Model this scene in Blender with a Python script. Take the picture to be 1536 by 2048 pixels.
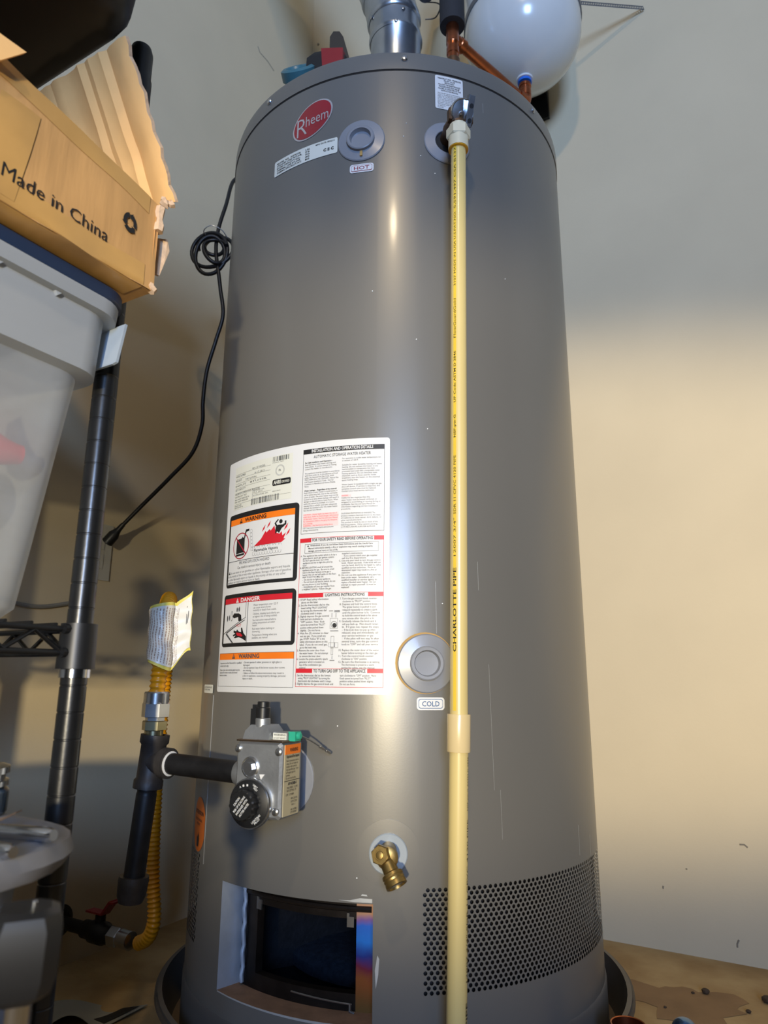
import bpy, math, random
from mathutils import Vector, Matrix
random.seed(7)
for o in list(bpy.data.objects): bpy.data.objects.remove(o)
scn = bpy.context.scene
col = scn.collection
pi = math.pi
rad = math.radians

# ------------------------------------------------------------------ camera
TR = 0.33                       # heater radius; heater axis is the world z axis
CAMY, CAMZ = -1.2667, 0.50
PITCH, YAW, ROLL, FPX = 0.23675, -0.01582, 0.00604, 1384.9
fw = Vector((math.sin(YAW)*math.cos(PITCH), math.cos(YAW)*math.cos(PITCH), math.sin(PITCH)))
rt = Vector((math.cos(YAW), -math.sin(YAW), 0.0)); up = rt.cross(fw)
rt2 = rt*math.cos(ROLL)+up*math.sin(ROLL); up2 = up*math.cos(ROLL)-rt*math.sin(ROLL)
cd = bpy.data.cameras.new('camera'); cam = bpy.data.objects.new('camera', cd); col.objects.link(cam)
cd.sensor_fit = 'VERTICAL'; cd.sensor_height = 36.0; cd.sensor_width = 27.0; cd.lens = FPX/2048*36.0
cd.clip_start = 0.02
cd.dof.use_dof = True; cd.dof.focus_distance = 1.02; cd.dof.aperture_fstop = 7.0
mw = Matrix.Identity(4)
for i in range(3):
    mw[i][0] = rt2[i]; mw[i][1] = up2[i]; mw[i][2] = -fw[i]
mw[0][3], mw[1][3], mw[2][3] = 0.0, CAMY, CAMZ
cam.matrix_world = mw
scn.camera = cam

# ------------------------------------------------------------------ light
scn.view_settings.view_transform = 'Standard'; scn.view_settings.look = 'None'
scn.view_settings.exposure = 0.0; scn.view_settings.gamma = 1.0; scn.view_settings.use_curve_mapping = False
wd = bpy.data.worlds.new('garage_air'); scn.world = wd; wd.use_nodes = True
bg = wd.node_tree.nodes['Background']; bg.inputs[0].default_value = (0.55, 0.62, 0.75, 1); bg.inputs[1].default_value = 0.015
def lamp(name, kind, loc, target, energy, color, **kw):
    d = bpy.data.lights.new(name, kind); d.energy = energy; d.color = color
    for k, v in kw.items(): setattr(d, k, v)
    o = bpy.data.objects.new(name, d); col.objects.link(o); o.location = loc
    o.rotation_euler = (Vector(target)-Vector(loc)).to_track_quat('-Z', 'Y').to_euler()
    return o
# warm work lamp standing low behind the photographer, wide flat beam
wl = lamp('work_lamp', 'SPOT', (-0.20, -3.60, 0.60), (0.16, 0.0, 0.705), 425, (1.0, 0.85, 0.56), spot_size=rad(21), spot_blend=0.7, shadow_soft_size=0.05)
wl.scale = (2.2, 1.0, 1.0)
# ceiling bulb of the garage
lamp('ceiling_bulb', 'AREA', (-0.04, -2.15, 2.52), (0, -1.0, 0.9), 12, (1.0, 0.80, 0.52), shape='DISK', size=0.11)
# daylight through the open garage door far behind
lamp('garage_door_daylight', 'AREA', (0.20, -4.2, 1.30), (-0.1, 0.0, 2.3), 47, (0.35, 0.56, 1.0), shape='RECTANGLE', size=0.7, size_y=1.0, spread=rad(100))

# ------------------------------------------------------------------ materials
def lin(c):
    if isinstance(c, str):
        c = c.lstrip('#'); c = [int(c[i:i+2], 16)/255 for i in (0, 2, 4)]
        c = [x/12.92 if x <= 0.04045 else ((x+0.055)/1.055)**2.4 for x in c]
    return (c[0], c[1], c[2], 1.0)
MATS = {}
def M(name, color, rough=0.5, metal=0.0, var=0.08, scale=18.0, bump=0.0, bscale=60.0, coat=0.0, stretch=None, color2=None, spec=0.5, thresh=None):
    if name in MATS: return MATS[name]
    m = bpy.data.materials.new(name); m.use_nodes = True
    nt = m.node_tree; N = nt.nodes; L = nt.links; b = N['Principled BSDF']
    b.inputs['Roughness'].default_value = rough; b.inputs['Metallic'].default_value = metal
    b.inputs['Specular IOR Level'].default_value = spec
    if coat: b.inputs['Coat Weight'].default_value = coat; b.inputs['Coat Roughness'].default_value = 0.12
    c = lin(color)
    tc = N.new('ShaderNodeTexCoord'); mp = N.new('ShaderNodeMapping'); L.new(tc.outputs['Object'], mp.inputs[0])
    if stretch: mp.inputs['Scale'].default_value = stretch
    nz = N.new('ShaderNodeTexNoise'); nz.inputs['Scale'].default_value = scale; nz.inputs['Detail'].default_value = 5
    L.new(mp.outputs[0], nz.inputs['Vector'])
    cr = N.new('ShaderNodeValToRGB'); L.new(nz.outputs['Fac'], cr.inputs[0])
    e = cr.color_ramp.elements
    if color2 is None:
        lo = [max(0, x*(1-var)) for x in c[:3]]+[1]; hi = [min(1, x*(1+var)) for x in c[:3]]+[1]
        e[0].position, e[1].position = 0.3, 0.7
    else:
        lo, hi = c, lin(color2); e[0].position, e[1].position = thresh or (0.42, 0.62)
    e[0].color = lo; e[1].color = hi
    L.new(cr.outputs[0], b.inputs['Base Color'])
    if bump:
        n2 = N.new('ShaderNodeTexNoise'); n2.inputs['Scale'].default_value = bscale; n2.inputs['Detail'].default_value = 4
        L.new(mp.outputs[0], n2.inputs['Vector'])
        bp = N.new('ShaderNodeBump'); bp.inputs['Strength'].default_value = bump; bp.inputs['Distance'].default_value = 0.002
        L.new(n2.outputs['Fac'], bp.inputs['Height']); L.new(bp.outputs[0], b.inputs['Normal'])
    MATS[name] = m
    return m
def clear_plastic(name, color, see=0.35):
    m = bpy.data.materials.new(name); m.use_nodes = True; nt = m.node_tree; N = nt.nodes; L = nt.links
    out = N['Material Output']; b = N['Principled BSDF']
    b.inputs['Base Color'].default_value = lin(color); b.inputs['Roughness'].default_value = 0.28
    tl = N.new('ShaderNodeBsdfTranslucent'); tl.inputs[0].default_value = lin(color)
    tp = N.new('ShaderNodeBsdfTransparent'); tp.inputs[0].default_value = (0.93, 0.94, 0.95, 1)
    nz = N.new('ShaderNodeTexNoise'); nz.inputs['Scale'].default_value = 9; nz.inputs['Detail'].default_value = 3
    mr = N.new('ShaderNodeMapRange'); mr.inputs['To Min'].default_value = see*0.85; mr.inputs['To Max'].default_value = see*1.15
    L.new(nz.outputs['Fac'], mr.inputs['Value'])
    a = N.new('ShaderNodeMixShader'); a.inputs[0].default_value = 0.40
    L.new(b.outputs[0], a.inputs[1]); L.new(tl.outputs[0], a.inputs[2])
    c = N.new('ShaderNodeMixShader'); L.new(mr.outputs[0], c.inputs[0]); L.new(a.outputs[0], c.inputs[1]); L.new(tp.outputs[0], c.inputs[2])
    L.new(c.outputs[0], out.inputs[0]); MATS[name] = m
    return m
def ramp_z(name, stops, z0, z1, rough, metal, noise=0.06):
    """colour that changes with height on the thing itself (heat tint of steel)"""
    m = bpy.data.materials.new(name); m.use_nodes = True; nt = m.node_tree; N = nt.nodes; L = nt.links
    b = N['Principled BSDF']; b.inputs['Roughness'].default_value = rough; b.inputs['Metallic'].default_value = metal
    tc = N.new('ShaderNodeTexCoord'); sp = N.new('ShaderNodeSeparateXYZ'); L.new(tc.outputs['Object'], sp.inputs[0])
    nz = N.new('ShaderNodeTexNoise'); nz.inputs['Scale'].default_value = 30; L.new(tc.outputs['Object'], nz.inputs['Vector'])
    mr = N.new('ShaderNodeMapRange'); mr.inputs['From Min'].default_value = z0; mr.inputs['From Max'].default_value = z1
    L.new(sp.outputs['Z'], mr.inputs['Value'])
    ad = N.new('ShaderNodeMath'); ad.operation = 'MULTIPLY_ADD'; ad.inputs[1].default_value = noise*4; ad.inputs[2].default_value = -noise*2
    L.new(nz.outputs['Fac'], ad.inputs[0])
    a2 = N.new('ShaderNodeMath'); a2.operation = 'ADD'; L.new(mr.outputs[0], a2.inputs[0]); L.new(ad.outputs[0], a2.inputs[1])
    cr = N.new('ShaderNodeValToRGB'); L.new(a2.outputs[0], cr.inputs[0])
    el = cr.color_ramp.elements
    el[0].position = stops[0][0]; el[0].color = lin(stops[0][1]); el[1].position = stops[-1][0]; el[1].color = lin(stops[-1][1])
    for p, c in stops[1:-1]:
        x = el.new(p); x.color = lin(c)
    L.new(cr.outputs[0], b.inputs['Base Color']); MATS[name] = m
    return m

m_wall = M('wall_paint', '#dac9a8', 0.75, var=0.03, scale=5, bump=0.12, bscale=140, spec=0.25)
m_ceil = M('ceiling_paint', '#cfcdc8', 0.85, var=0.03, scale=4, spec=0.2)
m_floor = M('dusty_concrete', '#a98a5e', 0.9, var=0.2, scale=7, bump=0.35, bscale=90, color2='#c2a576', spec=0.2)
m_grey = M('heater_paint', '#73716c', 0.34, 0.25, var=0.03, scale=3, bump=0.015, bscale=500, coat=0.14, spec=0.3)
m_greyd = M('heater_grey_dark', '#5d5c5b', 0.42, 0.25, var=0.05, scale=5)  # darker grey, on the base ring and one recess wall
m_liner = M('dark_steel_liner', '#2c2d31', 0.4, 0.6, var=0.3, scale=120)
m_black = M('black_gap', '#0b0b0c', 0.7)
m_blk = M('black_plastic', '#17181a', 0.42, var=0.1)
m_blkm = M('black_powder_coat', '#1c1d1f', 0.33, 0.3, var=0.15, scale=40, bump=0.05, bscale=200, coat=0.2)
m_iron = M('black_iron', '#3e3b3a', 0.5, 0.5, var=0.25, scale=60, bump=0.2, bscale=150)
m_ironp = M('black_iron_pipe', '#1e1e20', 0.45, 0.4, var=0.4, scale=50, bump=0.1, bscale=80)
m_zinc = M('zinc_plate', '#b9bcc0', 0.25, 0.95, var=0.12, scale=40)
m_chrome = M('chrome', '#c9cdd4', 0.15, 1.0, var=0.05)
m_alu = M('cast_aluminium', '#9b9ea1', 0.45, 0.75, var=0.12, scale=40, bump=0.12, bscale=220)
m_galv = M('galvanised_steel', '#aab2bb', 0.28, 0.9, var=0.12, scale=22, bump=0.04)
m_brass = M('brass', '#98804e', 0.4, 0.9, var=0.25, scale=60, bump=0.08, bscale=150)
m_bronze = M('bronze', '#6e5540', 0.45, 0.8, var=0.2, scale=50, bump=0.12, bscale=180)
m_copper = M('copper', '#a35e3c', 0.3, 0.95, var=0.22, scale=40)
m_cpvc = M('cpvc_cream', '#d2bd7e', 0.32, var=0.04, scale=6, coat=0.2)
m_cpvc2 = M('cpvc_fitting', '#d3bd8c', 0.28, var=0.04, scale=8, coat=0.2)
m_cpvc3 = M('cpvc_adapter', '#d9cfb0', 0.45, var=0.06, scale=30)
m_stripe = M('yellow_stripe', '#e2c040', 0.4, var=0.05)
m_yel = M('yellow_hose', '#d8920c', 0.38, var=0.1, scale=20, coat=0.15)
m_white = M('label_white', '#d9d9d7', 0.38, var=0.01)
m_ink = M('ink_black', '#1d1d1e', 0.5)
m_ink2 = M('ink_soft', '#4b4c4e', 0.5)
m_red = M('ink_red', '#c8202e', 0.45)
m_pink = M('ink_pink', '#f0c9c6', 0.45)
m_orange = M('ink_orange', '#f07a1a', 0.45)
m_blue = M('ink_blue', '#1d4f80', 0.45)
m_cream = M('label_cream', '#d9d9cc', 0.4, var=0.01)
m_emb = M('emblem_red', '#93202c', 0.35, coat=0.2)
m_embs = M('emblem_silver', '#c6c2c2', 0.3, 0.5)
m_orgst = M('orange_sticker', '#b05a1c', 0.5)
m_port = M('port_grey_plastic', '#83858a', 0.36, var=0.03, coat=0.2)
m_insul = M('foam_insulation', '#26272b', 0.8, bump=0.3, bscale=250)
m_tank = M('white_enamel', '#d4d6d2', 0.22, var=0.02, coat=0.4)
m_teal = M('teal_plastic', '#3a6a74', 0.35)
m_redp = M('red_plastic', '#8d1f25', 0.4)
m_card = M('cardboard', '#bd9058', 0.75, var=0.1, scale=14, bump=0.1, bscale=50, stretch=(6, 6, 0.8))
m_cardlit = M('cardboard_lamplit', '#f2bd78', 0.8, var=0.08, scale=20, bump=0.15, bscale=60)  # flap cardboard, brightened in colour to stand for warm lamp light on it
m_cardt = M('torn_cardboard', '#cdae8e', 0.9, var=0.15, scale=60, bump=0.5, bscale=200)
m_tape = M('packing_tape', '#bd9254', 0.38, var=0.15, scale=12, bump=0.1, bscale=40, coat=0.3)
m_navy = M('navy_lid', '#1f2f4a', 0.4, var=0.05)
m_gtote = M('grey_tote_plastic', '#666b74', 0.45, var=0.05, bump=0.05)
m_glid = M('grey_lid_plastic', '#74757a', 0.42, var=0.06, bump=0.08, bscale=90)
m_paper = M('paper', '#9b988c', 0.8, var=0.06, scale=10)
m_pan = M('drain_pan_plastic', '#55504a', 0.45, var=0.15, scale=10)
m_panw = M('dusty_pan_floor', '#6d5b47', 0.8, var=0.25, scale=16)
m_shine = M('bare_edge_light', '#c4c6c4', 0.35, 0.4)
m_foil = M('foil_insulation', '#b9c3d0', 0.42, 0.55, var=0.12, scale=25, bump=0.25, bscale=90)
m_dust = M('dusty_ledge', '#7c5f48', 0.85, var=0.2, scale=40, bump=0.3)
m_tint = ramp_z('heat_tinted_steel', [(0.0, '#7a6238'), (0.30, '#9a5c34'), (0.42, '#7c3048'), (0.55, '#2c3f9a'), (0.68, '#2f86f0'), (0.86, '#3a78e8'), (0.93, '#8a6ab0'), (1.0, '#c89a7c')], 0.10, 0.212, 0.34, 0.6)
m_dksteel = M('dark_brown_steel', '#2c2622', 0.42, 0.7, var=0.35, scale=40)  # dark brown steel for recess top, burner plate and bead
m_cham = M('chamber_black', '#15171d', 0.5, 0.3, var=0.3, scale=50, bump=0.3, bscale=120)
m_tote = clear_plastic('clear_polypropylene', '#dcdfe0', 0.50)
m_toter = clear_plastic('milky_rim', '#c3c8cc', 0.10)

# ------------------------------------------------------------------ mesh building
class MB:
    def __init__(s): s.v = []; s.f = []; s.m = []
    def add(s, vs, fs, mi=0):
        n = len(s.v); s.v += [Vector(p) for p in vs]; s.f += [tuple(i+n for i in f) for f in fs]; s.m += [mi]*len(fs)
    def grid(s, rows, closed_u=False, closed_v=False, mi=0, cap0=False, cap1=False):
        n = len(rows[0]); vs = [p for r in rows for p in r]; fs = []
        R = len(rows)
        for i in range(R if closed_v else R-1):
            for j in range(n if closed_u else n-1):
                a = i*n+j; b = i*n+(j+1) % n; i2 = (i+1) % R
                fs.append((a, b, i2*n+(j+1) % n, i2*n+j))
        if cap0: fs.append(tuple(reversed(range(n))))
        if cap1: fs.append(tuple(range((R-1)*n, R*n)))
        s.add(vs, fs, mi)
    def box(s, c, size, ax=None, mi=0):
        c = Vector(c); A = ax or (Vector((1, 0, 0)), Vector((0, 1, 0)), Vector((0, 0, 1)))
        h = [x/2 for x in size]; vs = []
        for k in (-1, 1):
            for j in (-1, 1):
                for i in (-1, 1): vs.append(c+A[0]*i*h[0]+A[1]*j*h[1]+A[2]*k*h[2])
        s.add(vs, [(0, 2, 3, 1), (4, 5, 7, 6), (0, 1, 5, 4), (2, 6, 7, 3), (0, 4, 6, 2), (1, 3, 7, 5)], mi)
    def lathe(s, prof, org, axis, n=24, mi=0, cap0=True, cap1=True, ref=None):
        axis = Vector(axis).normalized(); a = Vector(ref) if ref else axis.orthogonal(); a = (a-axis*a.dot(axis)).normalized(); b = axis.cross(a)
        rows = [[Vector(org)+axis*h+(a*math.cos(2*pi*j/n)+b*math.sin(2*pi*j/n))*r for j in range(n)] for r, h in prof]
        s.grid(rows, closed_u=True, mi=mi, cap0=cap0 and prof[0][0] > 1e-6, cap1=cap1 and prof[-1][0] > 1e-6)
    def tube(s, path, r, n=10, mi=0, caps=True, closed=False):
        path = [Vector(p) for p in path]; N = len(path); rows = []
        prev = None
        for i, p in enumerate(path):
            if closed: t = path[(i+1) % N]-path[i-1]
            else: t = path[min(i+1, N-1)]-path[max(i-1, 0)]
            t.normalize()
            a = t.orthogonal().normalized() if prev is None else (prev-t*prev.dot(t)).normalized()
            prev = a; b = t.cross(a); rr = r[i] if hasattr(r, '__len__') else r
            rows.append([p+(a*math.cos(2*pi*j/n)+b*math.sin(2*pi*j/n))*rr for j in range(n)])
        s.grid(rows, closed_u=True, closed_v=closed, mi=mi, cap0=caps and not closed, cap1=caps and not closed)
    def prism(s, poly, ext, mi=0):
        poly = [Vector(p) for p in poly]; e = Vector(ext); n = len(poly)
        s.add(poly+[p+e for p in poly], [tuple(range(n))[::-1], tuple(range(n, 2*n))]+[(i, (i+1) % n, (i+1) % n+n, i+n) for i in range(n)], mi)
    def build(s, name, mats, parent=None, base=None, angle=35, smooth=True, fix=True):
        if not isinstance(mats, (list, tuple)): mats = [mats]
        org = Vector(base) if base is not None else (Vector(parent['base']) if parent is not None else Vector((0, 0, 0)))
        me = bpy.data.meshes.new(name); me.from_pydata([tuple(p-org) for p in s.v], [], s.f)
        for m in mats: me.materials.append(m)
        me.polygons.foreach_set('material_index', s.m)
        if fix:
            import bmesh
            bm = bmesh.new(); bm.from_mesh(me); bmesh.ops.recalc_face_normals(bm, faces=bm.faces); bm.to_mesh(me); bm.free()
        if smooth:
            me.polygons.foreach_set('use_smooth', [True]*len(me.polygons)); me.set_sharp_from_angle(angle=rad(angle))
        o = bpy.data.objects.new(name, me); col.objects.link(o); o['base'] = tuple(org)
        if parent is not None: o.parent = parent
        else: o.location = org
        return o
def thing(name, base, label, cat, group=None):
    o = bpy.data.objects.new(name, None); col.objects.link(o); o.location = base; o.empty_display_size = 0.05
    o['base'] = tuple(base); o['label'] = label; o['category'] = cat
    if group: o['group'] = group
    return o
def tag(o, label, cat, group=None):
    o['label'] = label; o['category'] = cat
    if group: o['group'] = group
    return o
def struct(o): o['kind'] = 'structure'; return o
def smooth_path(pts, k=8, closed=False):
    pts = [Vector(p) for p in pts]; out = []; n = len(pts)
    for i in range(n if closed else n-1):
        g = lambda j: pts[j % n] if closed else pts[min(max(j, 0), n-1)]
        p0, p1, p2, p3 = g(i-1), g(i), g(i+1), g(i+2)
        for q in range(k):
            t = q/k
            out.append(0.5*((2*p1)+(p2-p0)*t+(2*p0-5*p1+4*p2-p3)*t*t+(3*p1-p0-3*p2+p3)*t**3))
    if not closed: out.append(pts[-1])
    return out
_tc = {}
def text_geo(s, bold=0.0):
    k = (s, bold)
    if k in _tc: return _tc[k]
    cu = bpy.data.curves.new('tmp', 'FONT'); cu.body = s; cu.size = 1.0; cu.resolution_u = 2; cu.offset = bold; cu.fill_mode = 'FRONT'
    ob = bpy.data.objects.new('tmp', cu); me = bpy.data.meshes.new_from_object(ob)
    vs = [(v.co.x, v.co.y) for v in me.vertices]; fs = [tuple(p.vertices) for p in me.polygons]
    bpy.data.objects.remove(ob); bpy.data.curves.remove(cu); bpy.data.meshes.remove(me)
    xs = [v[0] for v in vs]; r = (vs, fs, min(xs), max(xs)); _tc[k] = r
    return r
def put_text(mb, s, fmap, x0, x1, y, h, mi=0, bold=0.0, align='fit'):
    """lay text along fmap(x, y): from x0 to x1 (fit), cap height h, baseline y"""
    vs, fs, a, b = text_geo(s, bold)
    sy = h/0.70
    if align == 'fit': sx = (x1-x0)/(b-a); ox = x0
    else:
        sx = sy*0.92; w = (b-a)*sx
        if x1 is not None and w > (x1-x0): sx *= (x1-x0)/w; w = x1-x0
        ox = x0 if align == 'left' else (x0+x1)/2-w/2
    mb.add([fmap(ox+(p[0]-a)*sx, y+p[1]*sy) for p in vs], fs, mi)

# ------------------------------------------------------------------ frames
def CY(th, z, r=TR): return Vector((r*math.sin(rad(th)), -r*math.cos(rad(th)), z))
def frame(th):
    n = Vector((math.sin(rad(th)), -math.cos(rad(th)), 0)); t = Vector((math.cos(rad(th)), math.sin(rad(th)), 0))
    return t, Vector((0, 0, 1)), n
AU = Vector((0.4848, 0.8746, 0)); AW = Vector((0.8746, -0.4848, 0)); AZ = Vector((0, 0, 1))
def S(u, w, z): return AU*u+AW*w+AZ*z          # shelf / left-wall frame: u away from camera, w out from wall
FZ = -0.012                                     # concrete floor

# ------------------------------------------------------------------ room
nR = Vector((-0.4848, -0.8746, 0)); dR = Vector((0.8746, -0.4848, 0)); dist_R, dist_L = 0.48, 0.60
corner = -nR*dist_R-AW*dist_L
CEIL = 3.30
b = MB(); c0 = corner-nR*0.05+dR*1.4; b.box((c0.x, c0.y, (CEIL+FZ)/2), (3.2, 0.1, CEIL-FZ), (dR, nR, AZ)); struct(b.build('wall_right', m_wall, smooth=False))
b = MB(); c0 = corner-AW*0.05-AU*1.5; b.box((c0.x, c0.y, (CEIL+FZ)/2), (3.0, 0.1, CEIL-FZ), (AU, AW, AZ)); struct(b.build('wall_left', m_wall, smooth=False))
b = MB(); b.box((0.2, -1.9, FZ-0.05), (6.5, 6.5, 0.1)); struct(b.build('floor', m_floor, smooth=False))
b = MB(); b.box((0.2, -1.9, CEIL+0.05), (6.5, 6.5, 0.1)); struct(b.build('ceiling', m_ceil, smooth=False))

# ------------------------------------------------------------------ water heater
H = thing('water_heater', (0, 0, 0), 'tall grey cylindrical gas water heater standing in a drain pan', 'water heater')
ZT = 1.474
PX, PZ = 0.0075, 0.00534
dth = math.degrees(PX/TR)
perf = [(6.0, 62), (-59.5-24*dth, 24)]
pz0, pz1 = 0.1325, 0.1325+22*PZ
door = (-45.0, -4.4, 0.100, 0.2315)
rects = [(t0, t0+(n+0.5)*dth, pz0, pz1) for t0, n in perf]+[door]
ths = set(round(-180+2.5*i, 4) for i in range(145)); zs = {0.012, 0.06, 0.3, 0.6, 0.9, 1.2, ZT}
for a, c, d, e in rects: ths |= {round(a, 4), round(c, 4)}; zs |= {d, e}
ths = sorted(ths); zs = sorted(zs)
b = MB(); n = len(ths)
vs = [CY(t, z) for z in zs for t in ths]; fs = []
for i in range(len(zs)-1):
    for j in range(n-1):
        tc_, zc_ = (ths[j]+ths[j+1])/2, (zs[i]+zs[i+1])/2
        if any(a < tc_ < c and d < zc_ < e for a, c, d, e in rects): continue
        fs.append((i*n+j, i*n+j+1, (i+1)*n+j+1, (i+1)*n+j))
b.add(vs, fs); b.build('jacket', m_grey, H, angle=60)
# perforated air screens, every hole cut
for t0, ncol in perf:
    b = MB()
    for r in range(22):
        sh = 0.5*dth*(r % 2); zc = pz0+(r+0.5)*PZ
        e0 = t0 if r % 2 else t0+ncol*dth; e1 = e0+0.5*dth
        b.add([CY(e0, zc-PZ/2), CY(e1, zc-PZ/2), CY(e1, zc+PZ/2), CY(e0, zc+PZ/2)], [(0, 1, 2, 3)])
        for k in range(ncol):
            tc_ = t0+sh+(k+0.5)*dth; hr = 0.00250
            inner = [CY(tc_+math.degrees(hr*math.cos(pi/4*q)/TR), zc+hr*math.sin(pi/4*q), TR) for q in range(8)]
            oc = [(1, 0), (1, 1), (0, 1), (-1, 1), (-1, 0), (-1, -1), (0, -1), (1, -1)]
            outer = [CY(tc_+x*dth/2, zc+y*PZ/2) for x, y in oc]
            b.add(inner+outer, [(q, 8+q, 8+(q+1) % 8, (q+1) % 8) for q in range(8)])
    b.build('air_screen', m_grey, H, angle=60)
b = MB()
angs = [i*5 for i in range(73)]
# liner behind the screens, left open at the burner door
la = [door[1]+ (360-(door[1]-door[0]))*i/60 for i in range(61)]
b.grid([[CY(t, z, 0.318) for t in la] for z in (0.02, 0.30)])
b.build('inner_liner', m_liner, H, angle=60)
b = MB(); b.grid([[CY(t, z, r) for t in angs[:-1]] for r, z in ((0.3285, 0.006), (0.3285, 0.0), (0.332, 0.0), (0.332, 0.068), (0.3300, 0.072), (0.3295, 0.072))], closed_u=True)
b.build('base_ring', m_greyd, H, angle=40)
b = MB(); b.grid([[CY(t*2.5, z, r) for t in range(144)] for r, z in ((0.3290, ZT-0.002), (0.3302, ZT-0.0015), (0.3302, ZT+0.0015), (0.3290, ZT+0.003))], closed_u=True)
b.build('cap_seam', m_black, H, angle=60)
b = MB(); prof = [(0.3285, ZT+0.0015), (0.3312, ZT+0.0015), (0.3312, 1.504), (0.3302, 1.509), (0.327, 1.5115), (0.25, 1.514), (0.0, 1.516)]
b.grid([[CY(t*2.5, z, r) for t in range(144)] for r, z in prof], closed_u=True)
cap = b.build('top_cap', m_grey, H, angle=35)
for th in (-42.4, 2.5, 48.0, -88, 93):
    b = MB(); t, u, nn = frame(th); p = CY(th, 1.4955, 0.3310)
    b.lathe([(0.0056, 0), (0.0056, 0.0016), (0.004, 0.0034), (0.0015, 0.0040)], p, nn, 12); b.build('screw', m_zinc, cap)
b = MB(); b.grid([[CY(-56.4+d, z, TR+h) for d, h in ((0, 0), (0.05, 0.0009), (0.45, 0.0009), (0.5, 0))] for z in (0.24, 0.475)]); b.build('jacket_seam', m_grey, H)
def arc_rect(mb, t0, t1, z0, z1, h, mi=0, seg=None, rc=0.0):
    """sheet on the heater skin, optional rounded corners (metres)"""
    seg = seg or max(2, int((t1-t0)/1.2))
    deg = math.degrees(1/TR)
    if rc <= 0:
        mb.grid([[CY(t0+(t1-t0)*i/seg, z, TR+h) for i in range(seg+1)] for z in (z0, z1)], mi=mi); return
    w = (t1-t0)/deg; xs = [rc*(1-math.cos(pi/2*i/5)) for i in range(6)]
    xs = xs+[rc+(w-2*rc)*i/seg for i in range(1, seg)]+[w-x for x in reversed(xs)]
    def cut(x):
        d = rc-x if x < rc else (x-(w-rc) if x > w-rc else 0)
        return rc-math.sqrt(max(0, rc*rc-d*d))
    mb.grid([[CY(t0+x*deg, z0+cut(x), TR+h) for x in xs], [CY(t0+x*deg, z1-cut(x), TR+h) for x in xs]], mi=mi)
def arc_outline(mb, t0, t1, z0, z1, wd_, h, mi=0):
    dg = math.degrees(wd_/TR)
    arc_rect(mb, t0, t1, z1-wd_, z1, h, mi); arc_rect(mb, t0, t1, z0, z0+wd_, h, mi)
    arc_rect(mb, t0, t0+dg, z0, z1, h, mi, seg=1); arc_rect(mb, t1-dg, t1, z0, z1, h, mi, seg=1)
def skin(h): return lambda x, y: CY(x, y, TR+h)
def arc_text(mb, s, t0, t1, z, hgt, h, mi=0, bold=0.0, align='fit'):
    dg = math.degrees(1/TR)
    put_text(mb, s, lambda x, y: CY(x*dg, y, TR+h), t0/dg, (t1/dg if t1 is not None else None), z, hgt, mi, bold, align)
def poly_on(mb, pts, h, mi=0):
    """filled outline on the heater skin, cut fine enough to follow the curve"""
    from mathutils.geometry import tessellate_polygon
    P3 = [Vector((t, z*100, 0)) for t, z in pts]
    tris = [[pts[i] for i in f] for f in tessellate_polygon([P3])]
    def put(a, b_, c, d=0):
        e = [(abs(a[0]-b_[0]), 0), (abs(b_[0]-c[0]), 1), (abs(c[0]-a[0]), 2)]; m = max(e)
        if m[0] < 2.0 or d > 6:
            mb.add([CY(t, z, TR+h) for t, z in (a, b_, c)], [(0, 1, 2)], mi); return
        q = [a, b_, c]; k = m[1]; p0, p1, p2 = q[k], q[(k+1) % 3], q[(k+2) % 3]; md = ((p0[0]+p1[0])/2, (p0[1]+p1[1])/2)
        put(p0, md, p2, d+1); put(md, p1, p2, d+1)
    for a, b_, c in tris: put(a, b_, c)
def tri_warn(mb, tc_, z, s, h, mi, mi2):
    dg = math.degrees(s/TR)
    poly_on(mb, [(tc_-dg*0.55, z), (tc_+dg*0.55, z), (tc_, z+s)], h, mi)
    poly_on(mb, [(tc_-dg*0.05, z+s*0.28), (tc_+dg*0.05, z+s*0.28), (tc_+dg*0.07, z+s*0.7), (tc_-dg*0.07, z+s*0.7)], h+0.0001, mi2)

# big instruction label
LH = 0.0006
b = MB(); arc_rect(b, -53.7, -1.2, 0.4800, 0.8355, LH, rc=0.004, seg=44); LBL = b.build('instruction_label', m_white, H, angle=60)
PH = 0.0010
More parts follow.
